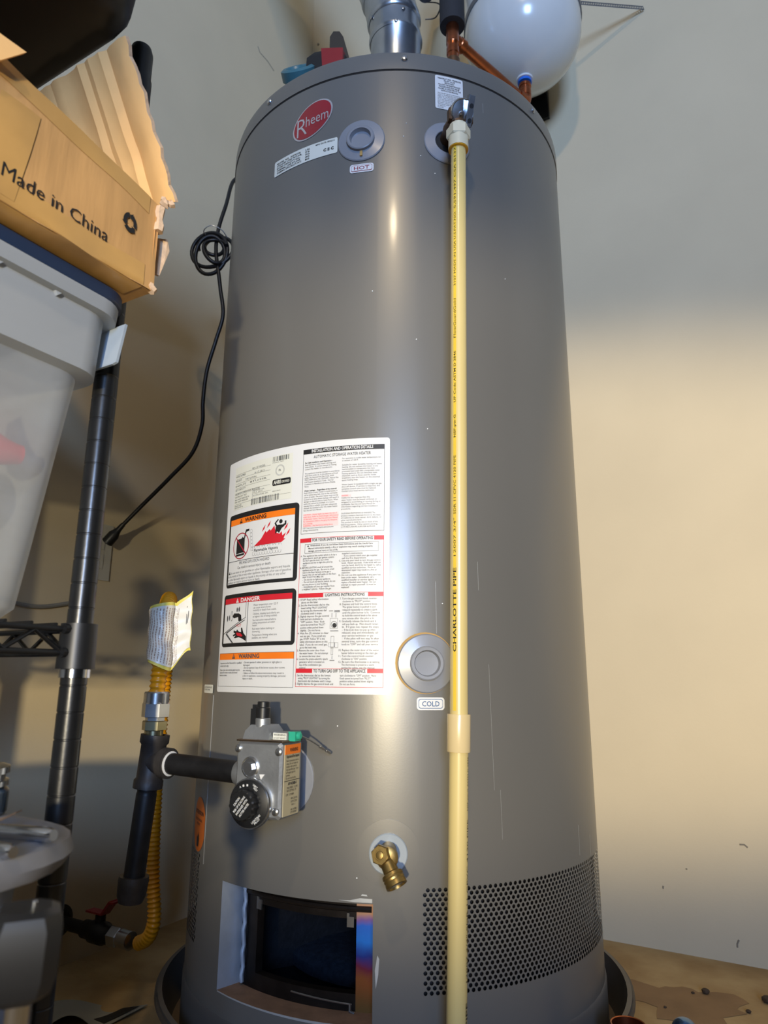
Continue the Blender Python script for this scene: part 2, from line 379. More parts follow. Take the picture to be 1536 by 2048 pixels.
# rating plate
b = MB(); arc_rect(b, -49.8, -27.0, 0.755, 0.8245, LH+0.0002, 0)
for z in (0.812, 0.8045, 0.797, 0.7895): arc_rect(b, -49.2, -34.3, z, z+0.0003, PH, 1)
arc_rect(b, -49.2, -34.3, 0.7815, 0.7818, PH, 1); arc_rect(b, -41.0, -33.9, 0.7725, 0.7728, PH, 1); arc_rect(b, -49.4, -27.3, 0.7635, 0.7638, PH, 1)
arc_rect(b, -41.0, -40.93, 0.7635, 0.7815, PH, 1, seg=1)
for s, t0, t1, z, hh in [('MODEL NUMBER', -49.3, -44.5, 0.8075, 0.0032), ('REV. 07 MODEL', -41.5, -36.2, 0.8128, 0.0030), ('A-17 .00 3', -40.5, -36.6, 0.8050, 0.0030), ('MFG DATE', -49.3, -46.3, 0.8005, 0.0030), ('TYPE  NATURAL', -44.5, -39.5, 0.7985, 0.0030), ('INPUT   BTU/HR', -49.3, -35.6, 0.7920, 0.0030), ('NET CAPACITY', -49.3, -44.2, 0.7855, 0.0028), ('MAXIMUM OPERATING PRESSURE', -49.3, -38.0, 0.7785, 0.0030), ('WATER CAP. TEST', -49.3, -43.5, 0.7742, 0.0026), ('MAX. INLET PRESSURE IN', -49.3, -42.4, 0.7700, 0.0024), ('MIN. INLET PRESSURE', -49.3, -42.8, 0.7662, 0.0024), ('MANUFACTURED', -49.3, -45.8, 0.7600, 0.0022), ('MONTGOMERY AL', -49.3, -45.0, 0.7570, 0.0020), ('RECOVERY GAL', -40.6, -36.2, 0.7765, 0.0022), ('74.5  60.0', -40.6, -37.0, 0.7738, 0.0020), ('ALL ENCLOSURE  A/FL', -40.7, -34.8, 0.7688, 0.0022), ('MADE IN MEXICO', -33.3, -30.6, 0.7690, 0.0018), ('MODEL REV', -33.6, -29.8, 0.8135, 0.0014)]:
    arc_text(b, s, t0, t1, z, hh, PH, 1)
def barcode(t0, t1, z0, z1):
    t = t0; rnd = random.Random(int(t0*-10)+3)
    while t < t1:
        w_ = rnd.choice((0.09, 0.12, 0.22, 0.3)); arc_rect(b, t, min(t+w_, t1), z0, z1, PH, 1, seg=1); t += w_+rnd.choice((0.1, 0.14, 0.26))
barcode(-33.6, -28.2, 0.8160, 0.8235); barcode(-41.3, -31.0, 0.7560, 0.7655)
for k in range(30):
    a0, a1 = 2*pi*k/30, 2*pi*(k+0.62)/30; R1, R2 = 0.0088, 0.0066
    poly_on(b, [(-31.0+math.degrees(r/TR)*math.cos(a), 0.8010+r*math.sin(a)) for r, a in ((R1, a0), (R1, a1), (R2, a1), (R2, a0))], PH, 3)
arc_text(b, 'R', -31.4, -30.6, 0.7995, 0.0035, PH, 1)
arc_rect(b, -33.4, -27.4, 0.7780, 0.7875, PH, 2, rc=0.0025)
arc_text(b, 'AHRI', -33.0, -30.6, 0.7802, 0.0056, PH+0.0001, 0, 0.03); arc_text(b, 'CERTIFIED', -30.4, -27.8, 0.7808, 0.0034, PH+0.0001, 0, 0.01)
b.build('rating_plate', [m_cream, m_ink2, m_ink, M('ink_faint', '#a9aaa8', 0.5)], LBL, angle=60)
# fire warning panel
b = MB(); arc_rect(b, -51.6, -24.5, 0.6335, 0.7475, PH-0.0002, 0, rc=0.006); arc_rect(b, -50.7, -25.7, 0.6385, 0.7300, PH, 1); arc_rect(b, -50.7, -25.7, 0.7302, 0.7395, PH, 2)
P2 = PH+0.0002
arc_text(b, 'WARNING', -43.6, -35.0, 0.7317, 0.0062, P2, 0, 0.03); tri_warn(b, -45.3, 0.7312, 0.0072, P2, 0, 2)
arc_rect(b, -50.7, -25.7, 0.6728, 0.6736, P2, 0)
flame = [(-39.2, 0.6905), (-36.6, 0.7000), (-35.0, 0.7115), (-34.7, 0.7085), (-33.6, 0.7130), (-33.2, 0.7105), (-32.0, 0.7175), (-31.8, 0.7120), (-31.2, 0.7060), (-30.2, 0.7040), (-29.6, 0.7075), (-29.3, 0.7010), (-28.2, 0.7050), (-28.9, 0.6965), (-28.3, 0.6960), (-29.6, 0.6912)]
poly_on(b, flame, P2, 3)
for dt, dz in ((-36.4, 0.7105), (-34.6, 0.7150), (-28.9, 0.7085), (-28.2, 0.7000)):
    poly_on(b, [(dt, dz), (dt+0.5, dz+0.006), (dt+1.3, dz+0.0105), (dt+0.9, dz+0.004)], P2, 3)
for k in range(12):
    pass
poly_on(b, [(-29.95+math.degrees(0.0032/TR)*math.cos(2*pi*k/14), 0.7222+0.0032*math.sin(2*pi*k/14)) for k in range(14)], P2+0.0001, 0)
poly_on(b, [(-31.6, 0.7140), (-30.9, 0.7175), (-29.0, 0.7172), (-28.7, 0.7150), (-29.6, 0.7120), (-30.4, 0.7050), (-31.0, 0.7080), (-31.7, 0.7040)], P2+0.0001, 0)
for pts in ([(-31.5, 0.7150), (-32.0, 0.7205), (-31.0, 0.7260), (-30.6, 0.7252), (-31.5, 0.7205), (-31.0, 0.7165)], [(-28.9, 0.7155), (-28.2, 0.7165), (-28.2, 0.7225), (-28.7, 0.7225), (-28.7, 0.7185), (-29.2, 0.7180)]): poly_on(b, pts, P2+0.0001, 0)
cc = (-44.9, 0.6955); rr = 0.0205
poly_on(b, [(-47.0, 0.6800), (-43.2, 0.6805), (-43.2, 0.7065), (-43.9, 0.7075), (-44.2, 0.7095), (-44.6, 0.7070), (-46.9, 0.7060)], P2, 0)
poly_on(b, [(-43.6, 0.7065), (-43.1, 0.7065), (-42.6, 0.7155), (-41.4, 0.7165), (-41.4, 0.7195), (-42.8, 0.7195), (-43.3, 0.7140)], P2, 0)
poly_on(b, [(-46.8, 0.6830), (-43.4, 0.6836), (-43.4, 0.6845), (-46.8, 0.6839)], P2+0.0001, 1)
def ring_on(mb, t0, z0, rt_, rz, w, h, mi, n=32):
    o = [(t0+math.degrees(rt_/TR)*math.cos(2*pi*k/n), z0+rz*math.sin(2*pi*k/n)) for k in range(n)]
    i = [(t0+math.degrees((rt_-w)/TR)*math.cos(2*pi*k/n), z0+(rz-w)*math.sin(2*pi*k/n)) for k in range(n)]
    mb.add([CY(t, z, TR+h) for t, z in o+i], [(k, (k+1) % n, n+(k+1) % n, n+k) for k in range(n)], mi)
ring_on(b, cc[0], cc[1], 0.0212, 0.0205, 0.0017, P2+0.0001, 4)
poly_on(b, [(-47.6, 0.7098), (-47.3, 0.7110), (-42.2, 0.6820), (-42.5, 0.6805)], P2+0.0002, 4)
for k in range(11):                                   # vapour cloud outline
    ring_on(b, -39.4+k*0.95, 0.6885 if k % 2 else 0.6872, 0.0030, 0.0034, 0.00035, P2, 5, 14)
for k in range(11):
    ring_on(b, -39.2+k*0.92, 0.6795, 0.0030, 0.0034, 0.00035, P2, 5, 14)
arc_rect(b, -39.3, -29.4, 0.6805, 0.6880, P2+0.0001, 1)
for k in range(6): ring_on(b, -40.6+0.12*k, 0.7150-k*0.0055, 0.0030, 0.0032, 0.0003, P2, 5, 12)
arc_text(b, 'Flammable Vapors', -39.0, -30.6, 0.6822, 0.0042, P2+0.0002, 0, 0.02)
arc_text(b, 'FIRE AND EXPLOSION HAZARD', -45.2, -33.3, 0.6672, 0.0044, P2, 0, 0.0)
arc_text(b, 'Can result in serious injury or death', -45.9, -32.8, 0.6605, 0.0040, P2, 0)
for s, t0, t1, z in [('Do not store or use gasoline or other flammable vapors and liquids', -49.4, -26.6, 0.6540), ('in the vicinity of this or any other appliance. Storage of or use of gasoline', -50.5, -26.3, 0.6490), ('or other flammable vapors or liquids in the vicinity of this or any other', -50.5, -27.8, 0.6440), ('appliance can result in serious injury or death.', -50.5, -36.3, 0.6396)]:
    arc_text(b, s, t0, t1, z, 0.0034, P2, 5)
tri_warn(b, -50.0, 0.6540, 0.0048, P2, 0, 1)
b.build('fire_warning_panel', [m_ink, m_white, m_orange, m_red, M('ink_crimson', '#a01f33', 0.45), m_ink2], LBL, angle=60)
# scald danger panel
b = MB(); arc_rect(b, -52.2, -24.5, 0.5450, 0.6230, PH-0.0002, 0, rc=0.006); arc_rect(b, -51.3, -25.6, 0.5505, 0.6090, PH, 1); arc_rect(b, -51.3, -25.6, 0.6085, 0.6170, PH, 2)
arc_text(b, 'DANGER', -43.5, -35.8, 0.6100, 0.0056, P2, 1, 0.03); tri_warn(b, -45.0, 0.6095, 0.0066, P2, 1, 2)
arc_rect(b, -40.4, -40.2, 0.5505, 0.6085, P2, 3, seg=1); arc_rect(b, -41.2, -41.05, 0.5870, 0.6085, P2, 3, seg=1)
for pts in ([(-51.2, 0.5640), (-51.2, 0.5653), (-41.1, 0.5870), (-41.0, 0.5862)], [(-49.5, 0.5650), (-50.0, 0.5660), (-41.4, 0.5835), (-41.2, 0.5826)], [(-50.2, 0.5640), (-49.6, 0.5655), (-46.0, 0.5506), (-46.7, 0.5506)]): poly_on(b, pts, P2, 3)
poly_on(b, [(-47.0, 0.5895), (-46.3, 0.5940), (-44.0, 0.5932), (-43.0, 0.5905), (-42.7, 0.5820), (-44.1, 0.5818), (-44.3, 0.5880), (-46.3, 0.5868)], P2, 0)
ring_on(b, -47.4, 0.5902, 0.0030, 0.0075, 0.0008, P2, 0, 16)
for t, z, s in ((-49.6, 0.5872, 0.0048), (-48.6, 0.5878, 0.0044), (-45.0, 0.5990, 0.0036), (-43.9, 0.5995, 0.0040), (-44.5, 0.5988, 0.0036)): poly_on(b, [(t+math.degrees(s*0.32/TR)*math.cos(k*pi/5), z+s*math.sin(k*pi/5)) for k in range(10)], P2, 0)
arc_text(b, 'HOT', -44.9, -42.7, 0.5735, 0.0042, P2, 2)
poly_on(b, [(-40.5, 0.5522), (-40.5, 0.5590), (-41.6, 0.5640), (-42.3, 0.5720), (-42.8, 0.5718), (-42.6, 0.5655), (-43.6, 0.5665), (-44.5, 0.5700), (-44.8, 0.5672), (-46.0, 0.5690), (-46.1, 0.5660), (-45.2, 0.5640), (-46.3, 0.5622), (-46.2, 0.5600), (-45.0, 0.5612), (-45.8, 0.5580), (-45.2, 0.5572), (-43.6, 0.5585), (-42.0, 0.5560)], P2, 0)
poly_on(b, [(-44.8, 0.5655), (-43.0, 0.5645), (-41.9, 0.5605), (-42.4, 0.5590), (-44.4, 0.5610)], P2+0.0001, 2)
for s, z in [('Water temperature over 125 F', 0.6020), ('can cause severe burns', 0.5982), ('instantly or death from scalds.', 0.5944), ('Children, disabled and elderly are', 0.5892), ('at highest risk of being scalded.', 0.5854), ('See instruction manual before', 0.5802), ('setting temperature at water', 0.5764), ('heater.', 0.5728), ('Feel water before bathing or', 0.5678), ('showering.', 0.5640), ('Temperature limiting valves are', 0.5590), ('available, see manual.', 0.5552)]:
    arc_text(b, s, -38.2, -27.5, z, 0.0029, P2, 3, 0.0, 'left')
b.build('danger_panel', [m_ink, m_white, m_red, m_ink2], LBL, angle=60)
# door service warning panel
b = MB(); arc_outline(b, -53.0, -24.5, 0.4880, 0.5360, 0.0005, PH, 0); arc_rect(b, -53.0, -24.5, 0.5265, 0.5358, PH-0.0002, 1)
arc_text(b, 'WARNING', -43.2, -35.2, 0.5282, 0.0060, P2, 0, 0.03); tri_warn(b, -45.4, 0.5276, 0.0074, P2, 0, 1)
for s, t0, t1, z in [('Inspections area first. Removed for a qualified', -52.2, -41.8, 0.5205), ('service tech only.', -52.2, -47.6, 0.5165), ('Flame arrestor door external, gasket must be', -52.2, -42.4, 0.5105), ('adjusted for better results and closed', -52.2, -43.4, 0.5068), ('burner access.', -52.2, -48.2, 0.5030), ('- Do not operate if rubber grommet or sight glass is', -41.0, -28.0, 0.5210), ('  damaged.', -41.0, -38.4, 0.5172), ('- Do not operate if any of the burner access door screws', -41.0, -27.0, 0.5135), ('  are missing.', -41.0, -37.8, 0.5098), ('- Failure to follow the above instructions may result in', -41.0, -27.2, 0.5060), ('  a fire or explosion, causing property damage, personal', -41.0, -26.7, 0.5022), ('  injury or death.', -41.0, -37.2, 0.4985)]:
    arc_text(b, s, t0, t1, z, 0.0026, P2, 0)
b.build('service_warning_panel', [m_ink2, m_orange], LBL, angle=60)
# installation panel
b = MB(); arc_outline(b, -23.8, -2.5, 0.6995, 0.8255, 0.0005, PH, 0); arc_rect(b, -23.8, -2.5, 0.8185, 0.8255, P2, 0)
arc_text(b, 'INSTALLATION AND OPERATION DETAILS', -21.4, -5.3, 0.8200, 0.0045, P2+0.0002, 1, 0.025)
arc_text(b, 'AUTOMATIC STORAGE WATER HEATER', -20.8, -5.9, 0.8110, 0.0042, P2, 0)
colA = ['*For Safe Installation and Operation -', 'Read and follow water heater warnings and', 'instructions.  If owners manual is missing', 'contact the retailer or manufacturer.', '', 'This appliance must be installed in accordance', 'with local codes or, in the absence of local', 'codes, the National Fuel Gas Code, ANSI', 'Z223.1/NFPA 54 or the CSA B149.1, Natural Gas', 'and Propane Installation Code.  Not for', 'installation in Manufactured Home (Mobile', 'Home).', '', '*Water Leakage -  Regardless of the material', 'from which a water heater is constructed, it', 'will at some time leak, due to the corrosive', 'action of water. The water heater must not be', 'located in an area where leakage will result in', 'damage to adjacent area or lower floors. When', 'such area cannot be avoided, it is recom-', 'mended that a suitable catch pan, adequately', 'drained, be installed under the water heater.', 'See Use and Care Manual.', '', '!CAUTION - Hotter water increases the risk of', '!scald injury. Refer to Scald Danger information', '!on this water heater. See Use and Care Manual', '!for instructions before changing the tempera-', '!ture setting.', '!WARNING: - Any thermostat setting above', '125 F may cause severe burns and consume', 'energy unnecessarily.']
colB = ['For operation at outlet water temperature not', 'in excess of 160 F.', '', 'Suitable for water (potable) heating and space', 'heating. Do not connect this heater to any', 'heating system or components that have', 'previously been used with a nonpotable water', 'heating appliance. Do not introduce toxic', 'chemicals, such as those used for boiler', 'treatment, into this heater, or the attached', 'space heating loop.', '', 'Water heater is equipped with a single use gas', 'shut-off device. If service is required, the', 'complete control valve must be replaced.', 'Contact your local service technician.', '', '!WARNING:', 'California law requires that this', 'water heater must be braced, anchored, or', 'strapped to avoid falling or moving during an', 'earthquake. See Use and Care Manual for', 'information regarding correct installation', 'procedures.', '', 'CALIFORNIA PROPOSITION 65 WARNING: This', 'product contains chemicals known to the State', 'of California to cause cancer, birth defects, or', 'other reproductive harm.', 'This product is made by one or more of the', 'following patents.  Other patents pending.', '5,179,985 5,954,492 6,003,328 6,293,230']
for cl, t0, t1, z0, n in ((colA, -23.2, -13.8, 0.8040, len(colA)), (colB, -13.1, -3.2, 0.8055, len(colB))):
    for k, s in enumerate(cl):
        if not s: continue
        z = z0-k*(0.1005/31); mi, bd = 2, 0.0
        if s[0] == '*': s = s[1:]; mi, bd = 0, 0.02
        elif s[0] == '!':
            s = s[1:]; mi = 3; arc_rect(b, t0, t1 if len(s) > 12 else t0+2.4, z-0.0007, z+0.0024, PH, 4)
        arc_text(b, s, t0, min(t1, t0+(t1-t0)*len(s)/46.0), z, 0.0021, P2, mi, bd)
b.build('installation_panel', [m_ink, m_white, m_ink2, m_red, m_pink], LBL, angle=60)
# operating instructions panel
b = MB(); arc_outline(b, -23.9, -2.5, 0.4890, 0.6930, 0.0006, PH, 0); arc_rect(b, -23.9, -2.5, 0.6145, 0.6150, PH, 0); arc_rect(b, -23.9, -2.5, 0.5128, 0.5133, PH, 0)
arc_rect(b, -23.8, -20.8, 0.6870, 0.6928, P2, 0); arc_rect(b, -4.9, -2.6, 0.6870, 0.6928, P2, 0); arc_rect(b, -23.8, -17.2, 0.6090, 0.6148, P2, 0); arc_rect(b, -6.2, -2.6, 0.6090, 0.6148, P2, 0); arc_rect(b, -23.8, -19.5, 0.5075, 0.5130, P2, 0); arc_rect(b, -6.2, -2.6, 0.5075, 0.5130, P2, 0)
arc_text(b, 'FOR YOUR SAFETY READ BEFORE OPERATING', -20.5, -5.2, 0.6878, 0.0040, P2, 1, 0.02)
arc_text(b, 'LIGHTING INSTRUCTIONS', -16.7, -7.0, 0.6098, 0.0040, P2, 1, 0.02)
arc_text(b, 'TO TURN GAS OFF TO THE APPLIANCE', -19.2, -6.6, 0.5082, 0.0040, P2, 1, 0.02)
arc_outline(b, -22.5, -3.8, 0.6712, 0.6845, 0.0004, PH, 1)
for s, t0, t1, z in [('WARNING: If you do not follow these instructions and the Use & Care', -21.0, -5.2, 0.6808), ('Manual instructions exactly, a fire or explosion may result causing property', -21.5, -5.2, 0.6770), ('damage, personal injury or loss of life.', -21.5, -13.7, 0.6732)]: arc_text(b, s, t0, t1, z, 0.0024, P2, 1, 0.01)
tri_warn(b, -21.6, 0.6806, 0.003, P2, 1, 2)
def lines(lst, t0, tmax, z, step, width, hgt=0.0023):
    for s in lst:
        if s: arc_text(b, s, t0-(0.7 if s[:2].strip('.0123456789ABCD').strip() == '' and s[1:2] in '.0123' else 0), min(tmax, t0+(tmax-t0)*len(s)/width), z, hgt, P2, 1, 0.006)
        z -= step
lines(['A. This appliance has a pilot which is lit by a', 'piezo-electric spark gas ignition system.', 'Do NOT open the lower door of this', 'appliance and try to light the pilot by', 'hand!', 'B. BEFORE LIGHTING smell all around the', 'appliance area for gas.  Be sure to smell', 'next to the floor because some gas is', 'heavier than air and will settle on the floor.', 'WHAT TO DO IF YOU SMELL GAS:', '-  Do not try to light any appliance.', '-  Do not touch any electric switch; do not', '   use any phone in your building.', '-  Immediately call your gas supplier from', '   a neighbor\'s phone.  Follow the gas'], -22.9, -14.0, 0.6665, 0.00335, 44)
lines(["supplier's instructions.", '-  If you cannot reach your gas supplier,', '   call the fire department.', 'C. Use only your hand to turn the gas control', 'knob.  Never use tools.  If the knob will not', "turn by hand, don't try to repair it, call a", 'qualified service technician.  Force or', 'attempted repair may result in a fire or', 'explosion.', 'D. Do not use this appliance if any part has', 'been under water.  Immediately call a', 'qualified installer or service agency to', 'replace a flooded water heater.  Do not', 'attempt to repair yourself!  It must be', 'replaced!'], -12.7, -3.3, 0.6675, 0.00335, 44)
lines(['1. STOP! Read safety information', 'above on this label.', '2. Set the thermostat dial to the', 'lowest setting "PILOT LIGHTING"', 'by turning the thermostat dial', 'clockwise until it stops.', '3. Slightly depress the gas control', 'knob and turn clockwise to', '"OFF" position.  Note:  Knob', 'cannot be turned from "PILOT"', 'position unless pushed down', 'slightly.  Do not force.', '4. Wait five (5) minutes to clear', 'out any gas.  If you smell any', 'gas, STOP!  Follow "B" in the', 'safety information above on this', 'label.  If you do not smell gas,', 'go to the next step.', '5. Remove the outer door from', 'the water heater.  Do not attempt', 'to remove the inner door.', '6. Locate the piezo-electric spark', 'generator which is located on', 'top of the combination gas', 'control.'], -23.0, -15.6, 0.6050, 0.00383, 33, 0.0026)
lines(['7. Turn the gas control knob counter-', 'clockwise to "PILOT" position.', '8. Depress and hold the control knob.', 'The igniter button is pushed in and', 'released repeatedly to create a spark', 'until the pilot burner is lit.  Continue', 'to hold the control knob in for about', 'one minute after the pilot is lit.', '9. Gradually release the knob and it', 'will pop back up.  Pilot should remain', 'lit.  If it goes out, repeat the steps.', '-  If the knob does not pop up when', '   released, stop and immediately call', '   your service technician or gas', '-  If the pilot will not stay lit after', '   several tries, turn the gas control', '   knob to "OFF" and call your service', '', '10. Replace the outer door of the water', 'heater before turning on the main gas.', '11. Turn the control knob counter-', 'clockwise to "ON" position.', '12. Be sure the thermostat is at setting.', 'The thermostat is preset to a warm', 'setting for safety, see the manual.'], -12.3, -3.3, 0.6050, 0.00383, 40, 0.0026)
lines(['1. Set the thermostat dial to the lowest', 'setting "PILOT LIGHTING" by turning the', 'thermostat dial clockwise until it stops.', '2. Slightly depress the gas control knob and'], -23.2, -14.2, 0.5030, 0.0037, 43, 0.0027)
lines(['turn clockwise to "OFF" position.  Note:', 'Knob cannot be turned from "PILOT"', 'position unless pushed down slightly.', 'Do not use force.'], -12.6, -3.4, 0.5030, 0.0037, 43, 0.0027)
# small valve and pilot drawings
arc_outline(b, -15.3, -13.4, 0.5660, 0.5800, 0.0003, P2, 1); ring_on(b, -14.3, 0.5715, 0.0045, 0.0045, 0.0005, P2, 1, 16)
poly_on(b, [(-14.2+math.degrees(0.003/TR)*math.cos(k*pi/6), 0.5705+0.003*math.sin(k*pi/6)) for k in range(12)], P2, 1)
for t0, t1, z in ((-15.6, -14.6, 0.5895), (-14.3, -12.9, 0.5900), (-14.3, -12.9, 0.5882), (-15.2, -13.2, 0.5625)): arc_rect(b, t0, t1, z, z+0.0007, P2, 1)
arc_rect(b, -14.9, -14.8, 0.581, 0.587, P2, 1, seg=1); arc_rect(b, -13.9, -13.8, 0.581, 0.587, P2, 1, seg=1)
for a in ((-15.0, -14.2, 0.540, 0.556), (-15.5, -14.0, 0.5415, 0.5475), (-14.0, -13.2, 0.5405, 0.5475), (-14.9, -14.4, 0.531, 0.541)): arc_outline(b, *a, 0.0003, P2, 1)
arc_rect(b, -14.65, -14.55, 0.5255, 0.530, P2, 1, seg=1); arc_rect(b, -15.2, -14.0, 0.5235, 0.5242, P2, 1)
b.build('operating_panel', [m_red, m_ink, m_white], LBL, angle=60)

# oval maker's emblem
b = MB(); dgm = math.degrees(1/TR); et, ez = -24.9, 1.4055
def ell(k, n, s):
    a, bb, an = 0.0425*s, 0.0300*s, rad(38); c, sn = math.cos(2*pi*k/n)*a, math.sin(2*pi*k/n)*bb
    return (et+dgm*(c*math.cos(an)-sn*math.sin(an)), ez+c*math.sin(an)+sn*math.cos(an))
for s, h, mi in ((1.0, 0.0008, 0), (0.93, 0.0012, 1)): poly_on(b, [ell(k, 48, s) for k in range(48)], h, mi)
EMB = b.build('emblem', [m_embs, m_emb], H, angle=60)
b = MB(); put_text(b, 'R', lambda x, y: CY(et+dgm*x, ez+y+0.10*x, TR+0.0016), -0.029, -0.009, -0.0235, 0.036, 0, -0.01); put_text(b, 'heem', lambda x, y: CY(et+dgm*x, ez+y+0.10*x, TR+0.0016), -0.0115, 0.031, -0.0098, 0.0205, 0, 0.0)
b.build('lettering', m_embs, EMB, angle=60)
# CEC sticker
b = MB(); arc_rect(b, -38.5, -16.5, 1.3265, 1.3560, 0.0008, rc=0.003); ST = b.build('rating_sticker', m_cream, H, angle=60)
b = MB()
for k, (s, w) in enumerate((('MODEL NO.  XG75T06', 9), ('STANDBY LOSS PCT./HR.', 9.5), ('RATED CAPACITY GAL.', 9), ('THERMAL LOSS BTU/HR', 9), ('THERMAL EFFICIENCY PCT.', 9.5))):
    arc_text(b, s, -37.4, -37.4+w, 1.3480-k*0.0046, 0.0030, 0.0012, 0, 0.02); arc_text(b, ('2.86', '75', '70', '3895', '80')[k], -26.8, -25.3, 1.3480-k*0.0046, 0.0030, 0.0012, 0, 0.01)
arc_text(b, 'MFG DATE: 08/2015', -23.3, -17.4, 1.3500, 0.0030, 0.0012, 0, 0.01); arc_text(b, 'C E C', -20.8, -17.6, 1.3345, 0.0050, 0.0012, 0, 0.04)
b.build('print', m_ink, ST, angle=60)
def port_tag(t0, t1, z0, z1, word, ink, name):
    b = MB(); arc_rect(b, t0, t1, z0, z1, 0.0008, rc=0.004); s = b.build(name, m_white, H, angle=60)
    b = MB(); d = 0.5; arc_rect(b, t0+d*0.8, t1-d*0.8, z0+0.0020, z1-0.0020, 0.0011, 0, rc=0.003); arc_rect(b, t0+d, t1-d, z0+0.0028, z1-0.0028, 0.0014, 1, rc=0.0026)
    arc_text(b, word, t0+1.2, t1-1.2, z0+(z1-z0)/2-0.0032, 0.0064, 0.0017, 0, 0.01); b.build('print', [ink, m_white], s, angle=60)
port_tag(-12.7, -6.0, 1.2815, 1.2968, 'HOT', M('ink_maroon', '#8e2334', 0.45), 'hot_sticker'); port_tag(5.1, 11.5, 0.4610, 0.4770, 'COLD', m_blue, 'cold_sticker')
# relief valve notice
b = MB(); arc_rect(b, 11.3, 19.7, 1.4045, 1.4700, 0.0008, rc=0.003); ST = b.build('relief_notice', m_white, H, angle=60)
b = MB()
for k, (s, t0, t1) in enumerate((('TEMPERATURE - PRESSURE', 12.0, 19.1), ('RELIEF VALVE', 13.9, 17.2), ('IMPORTANT', 14.1, 17.0), ('FOLLOW THE MAINTENANCE', 12.2, 18.9), ('PROCEDURES FOR RELIEF', 12.4, 18.6), ('VALVES AS DIRECTED IN THE', 12.1, 19.0), ('INSTRUCTION MANUAL', 13.0, 18.2))): arc_text(b, s, t0, t1, 1.4632-k*0.0040, 0.0027, 0.0012, 0, 0.02)
for k, s in enumerate(('THE RELIEF VALVE IS PROVIDED', 'WITH A TEMPERATURE AND PRESS', 'SIZED TO THE HEATER INPUT', 'LIMITS. THE DISCHARGE LINE', 'MUST NOT BE REDUCED NOR CAP', 'SHUT OFF VALVES INSTALLED', 'BETWEEN THE VALVE AND TANK', 'THE RELIEF LINE MUST DRAIN', 'BY GRAVITY', 'FAILURE')): arc_text(b, s, 12.0, 12.0+7.0*len(s)/29, 1.4340-k*0.0031, 0.0020, 0.0012, 1)
b.build('print', [m_ink2, m_ink2], ST, angle=60)
# small stickers at the left
b = MB(); arc_rect(b, -65.0, -56.2, 0.4775, 0.4900, 0.0014, rc=0.002); ST = b.build('small_sticker', m_cream, H, angle=60)
b = MB(); arc_text(b, 'HEAT TRAPS INSTALLED', -64.2, -57.0, 0.4850, 0.0022, 0.0018); arc_text(b, 'ON THIS TANK', -64.2, -58.5, 0.4815, 0.0022, 0.0018); b.build('print', m_ink2, ST, angle=60)
b = MB(); poly_on(b, [(-61.5+dgm*0.032*math.cos(2*pi*k/32), 0.2885+0.0375*math.sin(2*pi*k/32)) for k in range(32)], 0.0008); ST = b.build('orange_sticker', m_orgst, H, angle=60)
b = MB(); arc_text(b, 'ATTENTION', -65.8, -57.6, 0.3020, 0.0055, 0.0013, 0, 0.02); arc_text(b, 'READ MANUAL', -65.0, -58.4, 0.2930, 0.0035, 0.0013); arc_text(b, 'FIRST', -63.4, -60, 0.2870, 0.0035, 0.0013)
poly_on(b, [(-62.4, 0.258), (-60.8, 0.258), (-60.4, 0.268), (-61.0, 0.278), (-61.8, 0.270), (-62.6, 0.274)], 0.0013); b.build('print', m_ink, ST, angle=60)

# port covers
def conform(mb, th, z, prof, n=36, mi=0, wob=0.0):
    rows = [[CY(th+dgm*r*math.cos(2*pi*k/n), z+r*math.sin(2*pi*k/n), TR+h) for k in range(n)] for r, h in prof]
    mb.grid(rows, closed_u=True, mi=mi, cap1=prof[-1][0] > 1e-6)
cover = [(0.0385, 0.0), (0.0385, 0.0016), (0.037, 0.0028), (0.0225, 0.0042), (0.0222, 0.0090), (0.0205, 0.0100), (0.0170, 0.0098), (0.0162, 0.0040), (0.0155, 0.0026), (0.0085, 0.0022)]
for th, z in ((-9.6, 1.3405), (7.4, 0.5205)):
    b = MB(); conform(b, th, z, cover); pc = b.build('port_cover', m_port, H, angle=30)
    if z < 1:
        b = MB(); conform(b, th-0.25, z+0.0006, [(0.0400, 0.0001), (0.0400, 0.0012), (0.0385, 0.0014)], mi=0); b.build('bare_foam_edge', M('foam_edge', '#b58f4e', 0.7), pc)
    else:
        b = MB(); b.box(CY(th+0.2, z-0.0275, TR+0.0042), (0.004, 0.003, 0.009), frame(th)[0:1]+(frame(th)[2], AZ)); b.build('foam_plug', M('foam_edge', '#b58f4e', 0.7), pc)
b = MB(); conform(b, 14.6, 1.3395, [(0.0385, 0.0), (0.0385, 0.0016), (0.037, 0.0028), (0.0215, 0.0050), (0.0205, 0.0042), (0.0200, 0.0008)]); ES = b.build('relief_escutcheon', m_port, H, angle=30)
b = MB(); conform(b, 14.6, 1.3395, [(0.0203, 0.0014), (0.001, 0.0014)]); b.build('port_hole', m_black, ES)
b = MB(); conform(b, -1.2, 0.2895, [(0.0395, 0.0), (0.0395, 0.0008), (0.0243, 0.0010)]); b.build('drain_outer_ring', m_grey, H, angle=30)
b = MB(); conform(b, -1.2, 0.2890, [(0.0240, 0.0012), (0.0240, 0.0030), (0.0228, 0.0040), (0.010, 0.0036)]); b.build('drain_escutcheon', M('clear_grey_plastic', '#9aa3aa', 0.3, var=0.06, coat=0.3), H, angle=30)
b = MB(); conform(b, -26.3, 0.3720, [(0.046, 0.0), (0.046, 0.0014), (0.0445, 0.0026), (0.016, 0.0040)]); b.build('gas_escutcheon', m_port, H, angle=30)

